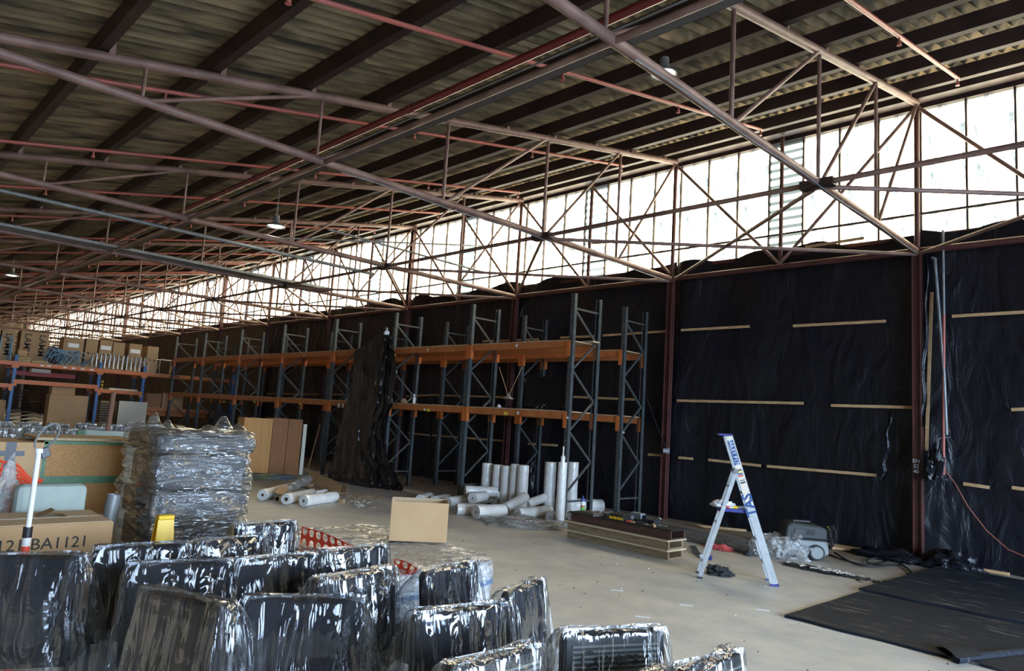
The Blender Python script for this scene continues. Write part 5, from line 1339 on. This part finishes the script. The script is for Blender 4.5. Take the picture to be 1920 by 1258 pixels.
# ================================================================ BLUE RACKS ALONG THE FAR SIDE
XB = -27.3
def yb_(px, py): return gx(px, py, XB).y
PYB = [yb_(28,676)-1.6, yb_(30,676), yb_(188,691), yb_(270,703), yb_(437,718)]
br = thing('pallet_rack', 'blue posted pallet racking with orange beams across the far left', 'rack', (XB, PYB[1], 0))
ztp = 2.50
zl = [[1.77, 2.50], [1.92, 2.50], [1.80, 2.50], [1.25, 2.50]]
for k, y in enumerate(PYB):
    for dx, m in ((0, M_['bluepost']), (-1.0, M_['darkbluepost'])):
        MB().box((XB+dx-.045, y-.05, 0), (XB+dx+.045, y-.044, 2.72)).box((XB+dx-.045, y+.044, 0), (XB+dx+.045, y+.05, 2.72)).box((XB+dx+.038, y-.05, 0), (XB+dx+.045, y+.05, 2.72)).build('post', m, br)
    for j in range(4):
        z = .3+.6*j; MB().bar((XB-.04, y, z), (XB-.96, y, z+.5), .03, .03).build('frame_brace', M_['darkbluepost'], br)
for k in range(4):
    y0, y1 = PYB[k]+.05, PYB[k+1]-.05
    for z in zl[k]+([1.1] if k == 3 else []):
        for dx in (0.02, -.98):
            b_ = MB().box((XB+dx-.02, y0, z-.12), (XB+dx+.03, y1, z)).build('beam', M_['orange2'] if k < 3 else M_['orange'], br)
            for yy in (y0, y1): MB().box((XB+dx+.03, yy-.05, z-.2), (XB+dx+.036, yy+.05, z+.01)).build('beam_connector', M_['orange2'], b_)
        MB().box((XB-1.0, y0, z-.006), (XB+.02, y1, z+.012)).build('deck', M_['ply'], br)
    if k in (1,):
        for px in (79, 92, 122, 138, 155, 172): 
            q = gx(px, 684+(px-79)*.09, XB+.06); MB().box((XB+.051, q.y-.05, 2.42), (XB+.054, q.y+.06, 2.46)).build('sticker', M_['label'], br)
MB().box((XB-1.5, PYB[1], 2.1), (XB-1.42, PYB[2]-.4, 2.25)).build('rear_beam', M_['redbeam'], br, label='dark red beam behind')
# cartons on top
def fbox(px0, px1, ptop, X, lab, pbase=None, zbase=2.515, dep=.6, lamm=0, lbl=False, m=None, gap=0):
    ya, yb = gx(px0, ptop, X).y, gx(px1, ptop, X).y; zt_ = gx((px0+px1)/2, ptop, X).z
    t = thing('carton', lab, 'carton', (X-dep/2, (ya+yb)/2, zbase), 0, 'cartons on the blue racks')
    MB().box((X-dep, ya+.01, zbase), (X, yb-.01, zt_)).build('carton_body', m or M_['card_dark'], t, bevel=.008)
    MB().box((X-dep*.55, ya+.012, zt_+.0005), (X-dep*.45, yb-.012, zt_+.002)).build('tape_strip', M_['tape'], t)
    for j in range(lamm):
        f = (j+.5)/lamm if lamm > 1 else .5
        yy = ya+(yb-ya)*f
        text('LAMM', .27, frame((X+.002, yy, zt_-.45), (0,0,1) if False else (0,.001,-1), (0,1,0)), M_['ink'], t, bold=.012)
    if lbl:
        yy = ya+(yb-ya)*.5; MB().box((X, yy-.16, zt_-.34), (X+.003, yy+.16, zt_-.2)).build('paper_label', M_['label'], t)
    for j in (-1, 1):
        if not lamm: MB().box((X, (ya+yb)/2+j*.08-.03, zt_-.55), (X+.002, (ya+yb)/2+j*.08+.03, zt_-.48)).build('print_mark', M_['ink'], t)
    return t
XK = XB-.42
fbox(-30, 3, 616, XK, 'leftmost tall carton on top of the blue racks, cut by the left edge', lamm=1)
fbox(4, 32, 620, XK, 'tall carton with sideways capital letters, second from the left edge on the blue racks', lamm=1)
fbox(40, 95, 622, XK, 'widest carton with two columns of sideways capital letters on top of the blue racks', lamm=2)
fbox(120, 160, 633, XK, 'tall carton with a white label right behind the blue frames', lbl=True)
fbox(162, 186, 635, XK, 'narrow carton without label, right of the first labelled one', )
fbox(188, 213, 638, XK, 'carton with a white label in the middle of the row above the chrome frames', lbl=True)
fbox(213, 236, 642, XK, 'unlabelled carton touching the middle labelled one above the chrome frames')
fbox(243, 268, 645, XK, 'rightmost carton with a white label on the blue racks', lbl=True)
fbox(277, 299, 650, XK, 'last carton at the right end of the blue racks, no label')
q = gx(42, 668, XB-.1)
t = thing('small_carton', 'small cream carton low in front of the lettered cartons', 'carton', (XB-.3, q.y, 2.515)); MB().box((XB-.35, gx(34,660,XB-.1).y, 2.56+.14), (XB-.1, gx(52,660,XB-.1).y, 2.9)).build('carton_body', M_['card'], t, bevel=.006)
for j, (a_, b_) in enumerate(((26, 57), (26, 57), (58, 90))):
    ya, yb = gx(a_, 680, XB-.05).y, gx(b_, 680, XB-.05).y
    MB().box((XB-.5, ya, 2.515+.075*(j if j < 2 else 0)), (XB+.02, yb, 2.585+.075*(j if j < 2 else 0))).build('folded_blanket', M_['blanket'], None, bevel=.025, label=['lower folded yellow blanket at the left of the blue rack top', 'upper folded yellow blanket at the left of the blue rack top', 'folded grey-brown blanket right of the yellow ones on the blue rack top'][j], cat='blanket')
# blue and chrome chair frames
def wireframe(name, lab, y, X, m, w, h, d, tilt, zb=2.515, cat='chair frame', group=None, lean=0):
    t = thing(name, lab, cat, (X, y, zb), 0, group)
    R_ = Matrix.Rotation(tilt, 4, 'Y') @ Matrix.Rotation(lean, 4, 'X')
    def T(p): v = R_ @ Vector(p); return Vector((X+v.x, y+v.y, zb+.02+max(0, v.z)))
    for s_ in (-1, 1):
        MB().tube([T((s_*d/2, -w/2, 0)), T((s_*d/2*.9, -w/2, h*.5)), T((s_*d/2, -w/2, h)), T((s_*d/2, w/2, h)), T((s_*d/2*.9, w/2, h*.5)), T((s_*d/2, w/2, 0))], .014, 6).build('side_loop', m, t, smooth=True)
    for s_ in (-1, 1):
        MB().tube([T((-d/2, s_*w/2, h*.55)), T((d/2, s_*w/2, h*.55))], .012, 6).build('cross_tube', m, t, smooth=True)
        MB().tube([T((-d/2, s_*w/2, .02)), T((d/2, s_*w/2, h))], .012, 6).build('brace_tube', m, t, smooth=True)
    return t
rn = random.Random(2); G6 = 'pale blue tubular chair frames piled on the blue racks'
for i in range(9):
    y = gx(92+i*6.2, 680, XB-.3).y; wireframe('chair_frame', 'pale blue tubular chair frames piled on the blue racks', y, XB-.3+rn.uniform(-.1,.1), M_['blueframe'], .5, .40+rn.uniform(-.05,.1), .5, rn.uniform(-.5,.5), group=G6, lean=rn.uniform(-.6,.6))
G7 = 'chrome chair frames standing in a row on the blue racks'
for i in range(13):
    y = gx(172+i*8.2, 690, XB-.25).y; wireframe('chair_frame', 'chrome chair frames standing in a row on the blue racks', y, XB-.25, M_['chrome'], .12, .5, .45, 0, group=G7)
y = gx(308, 700, XB-.2).y; wireframe('chair_frame', 'lone chrome frame at the right end of the blue racks', y, XB-.2, M_['chrome'], .5, .5, .4, 0)
y = gx(6, 672, XB-.2).y; wireframe('chair_frame', 'pale blue frame bundle at the left edge of the blue rack top', y, XB-.2, M_['blueframe'], .3, .75, .4, 0)
# stacked dark chairs in the blue rack
G8 = 'dark padded seats stacked inside the blue racks'
for sx_, lab in ((32, 'dark padded seats of the left stack under the blue rack beam'), (62, 'dark padded seats of the right stack under the blue rack beam')):
    y = gx(sx_, 760, XB-.3).y
    proto_ = None
    for j in range(11 if sx_ < 40 else 8):
        z = .35+.12*j
        if proto_ is None:
            mb = MB(); mb.grid(lambda u, v: (XB-.55+.5*v, y+(u-.5)*.62, z+.06*math.sin(u*PI)+.02*math.sin(v*PI)), 8, 4).grid(lambda u, v: (XB-.55+.5*v, y+(.5-u)*.62, z-.03+.05*math.sin(u*PI)), 8, 4)
            proto_ = mb.build('stacked_seat', M_['cloth_dark'], None, True, label=lab, cat='seat', group=lab); z_first = z
        else:
            o = proto_.copy(); col.objects.link(o); o.location.z = .12*j; o.location.y = rn.uniform(-.03,.03)
    MB().box((XB-.6, y-.33, 0), (XB+.0, y+.33, .28)).build('carton', M_['card_dark'], None, label=f'low carton under the {"left" if sx_ < 40 else "right"} stack of dark seats', cat='carton')
def slabbox(px0, px1, pt, pb, X, dep, m, lab, cat, name='carton', bev=.006):
    ya, yb = gx(px0, pt, X).y, gx(px1, pt, X).y; zt_ = gx((px0+px1)/2, pt, X).z; zb__ = max(0, gx((px0+px1)/2, pb, X).z) if pb else 0
    return MB().box((X-dep, ya, zb__), (X, yb, zt_)).build(name, m, None, label=lab, cat=cat, bevel=bev)
slabbox(94, 167, 741, None, XB+.9, .5, M_['card_dark'], 'large plain brown carton standing before the blue rack', 'carton')
slabbox(98, 142, 726, 740, XB-.1, .4, M_['card'], 'open brown carton on the shelf above the large plain one', 'carton')
slat_c = slabbox(190, 221, 752, None, XB-.1, .5, M_['card_dark'], 'brown carton with dark stacked slats left of the cream board', 'carton')
slabbox(224, 277, 753, None, XB+.9, .03, M_['whiteboard'], 'large cream board standing before the blue rack', 'board', 'cream_board', .002)
slabbox(205, 258, 729, 735, XB, .6, M_['whiteboard'], 'pale flat slab on the short blue rack shelf', 'slab', 'pale_slab', .004)
slabbox(0, -0+12, 750, None, XB-.2, .5, M_['card'], 'brown carton at the left edge inside the blue rack', 'carton')
slabbox(306, 345, 738, 772, XB-.3, .5, M_['card_dark'], 'brown carton seen past the end of the grey racking', 'carton')
slabbox(276, 304, 738, 772, XB-.3, .5, M_['laminate2'], 'dark brown box left of the carton past the grey racking', 'box', 'brown_box')
slabbox(280, 300, 780, None, XB-.2, .5, M_['card_dark'], 'small brown carton low behind the cream board', 'carton')
slabbox(60, 96, 692, 699, XB-.9, .4, M_['whiteboard'], 'pale long box low behind the top blue rack beam', 'box', 'pale_box')
q = gx(193, 720, XB)
mb = thing('spring_coil', 'yellow striped post standing on the short blue rack shelf', 'post', (XB-.1, q.y, 1.8))
for j in range(6):
    MB().tube([(XB-.1, q.y, 1.815+.055*j), (XB-.1, q.y, 1.815+.055*j+.05)], .045, 10).build('band', M_['yellow'] if j % 2 == 0 else M_['black'], mb, smooth=True)
for j in range(8):
    q = gx(205, 757+j*4.6, XB-.0)
    o = MB().box((XB-.09, q.y-.35, q.z-.018), (XB-.0+.02, q.y+.16, q.z+.018)).build('dark_slat', M_['cloth_dark'], slat_c)
# brown timber prop
p = gd(213, 735, 9.8); 
MB().tube([(p.x-.02, p.y-.03, 0), (p.x, p.y, p.z)], .035, 8).build('timber_prop', mat('brown_post', (.16,.08,.045), .7), None, True, label='slim brown post standing between the distant bagged chairs and the wrapped stack', cat='post')
# items seen through the grey racking
slabbox(403, 432, 770, None, -24.0, .04, M_['cloth_dark'], 'dark grey board leaning in the far racking bay', 'board', 'dark_board', .002)
slabbox(325, 350, 797, None, -22.5, .5, M_['blanket'], 'pale sack like bundle at the foot of the far racking', 'bundle', 'bundle', .08)

# ================================================================ LAMPS AND HIGH PIPES
def lamp(px, py, z, lab, r=.2, on=True, power=30):
    p = gz(px, py, z)
    t = thing('high_bay_lamp', lab, 'lamp', (p.x, p.y, z), 0)
    MB().lathe([(.03,.2),(.05,.19),(.055,.08),(.09,.05),(r,.0),(r,-.015),(r-.012,-.01),(.08,.04)], p, 24).build('shade', M_['galv'], t, smooth=True)
    em = bpy.data.materials.get('lamp_glow') or bpy.data.materials.new('lamp_glow'); em.use_nodes = True
    b = em.node_tree.nodes['Principled BSDF']; b.inputs['Emission Color'].default_value = (1,.93,.8,1); b.inputs['Emission Strength'].default_value = 14
    MB().lathe([(0,-.012),(r*.62,-.012),(r*.62,-.004)], p, 20).build('lens', em, t, smooth=True)
    zt_ = ztop(p.y)+.05
    for dx in (-.03, .03): MB().tube([(p.x+dx, p.y, z+.2), (p.x+dx*.3, p.y, zt_)], .004, 5).build('chain', M_['galv'], t)
lamp(1245, 138, 5.75, 'round high bay lamp glowing beside the nearest truss chord', .15)
lamp(517, 424, 4.9, 'round high bay lamp glowing over the middle of the racking', .17)
lamp(22, 516, 4.8, 'distant round high bay lamp at the left edge', .17)
def pipe2(pts, r, m, lab, cat='pipe', nm='service_pipe'): return MB().tube(pts, r, 8).build(nm, m, None, True, label=lab, cat=cat)
a = gx(-20, 345, -12.7); b = gx(700, 511, -12.7)
pipe2([(-12.7, .2, ZB-.02), (-12.7, b.y, ZB-.02)], .035, M_['galv'], 'pale galvanised pipe crossing below the third truss at left')
t = thing('cable_tray', 'galvanised cable tray carried along the fourth truss', 'tray', (-15.9, 5, ZB))
MB().box((-16.06, .2, ZB+.02), (-15.76, 9.0, ZB+.03)).box((-16.06, .2, ZB+.02), (-16.05, 9.0, ZB+.09)).box((-15.77, .2, ZB+.02), (-15.76, 9.0, ZB+.09)).build('tray_channel', M_['galv'], t)
for j in range(4): MB().tube([(-16.0+.06*j, .3, ZB+.05), (-16.0+.05*j, 9.0, ZB+.05)], .014, 6).build('cable', M_['cable'], t, smooth=True)
a = gy(447, 443, 6.4); b = gx(1, 1, -10)
p = gx(615, 430, -11.2); q = gx(920, 514, -11.2)
pipe2([p, q], .022, M_['galv'], 'thin grey pipe crossing in front of the glazing above the racking')
p = gd(447, 443, 14); q = gy(902, 461, 11.3)
pipe2([p, q], .02, M_['galv'], 'thin dark pipe running from the lamp to the side wall')
# cables looped along the bottom chords of the near trusses
for i in range(2):
    x = X1-BAY*i
    MB().tube([(x+.06, y, ZB-.06-.03*abs(math.sin(y*1.3))) for y in [4.2+.4*k_ for k_ in range(19)]], .008, 5).build('chord_cable', M_['galv'], None, True, label=['pale cable clipped along the nearest truss bottom chord', 'pale cable clipped along the second truss bottom chord'][i], cat='cable')

# lettering becomes plain mesh
bpy.context.view_layer.update()
dg = bpy.context.evaluated_depsgraph_get()
for o in TEXTS:
    me = bpy.data.meshes.new_from_object(o.evaluated_get(dg)); n_ = bpy.data.objects.new(o.name.split('.')[0], me); col.objects.link(n_)
    n_.parent = o.parent; n_.matrix_local = o.matrix_local.copy()
    if 'label' in o: n_['label'] = o['label']
for o in TEXTS: bpy.data.objects.remove(o)
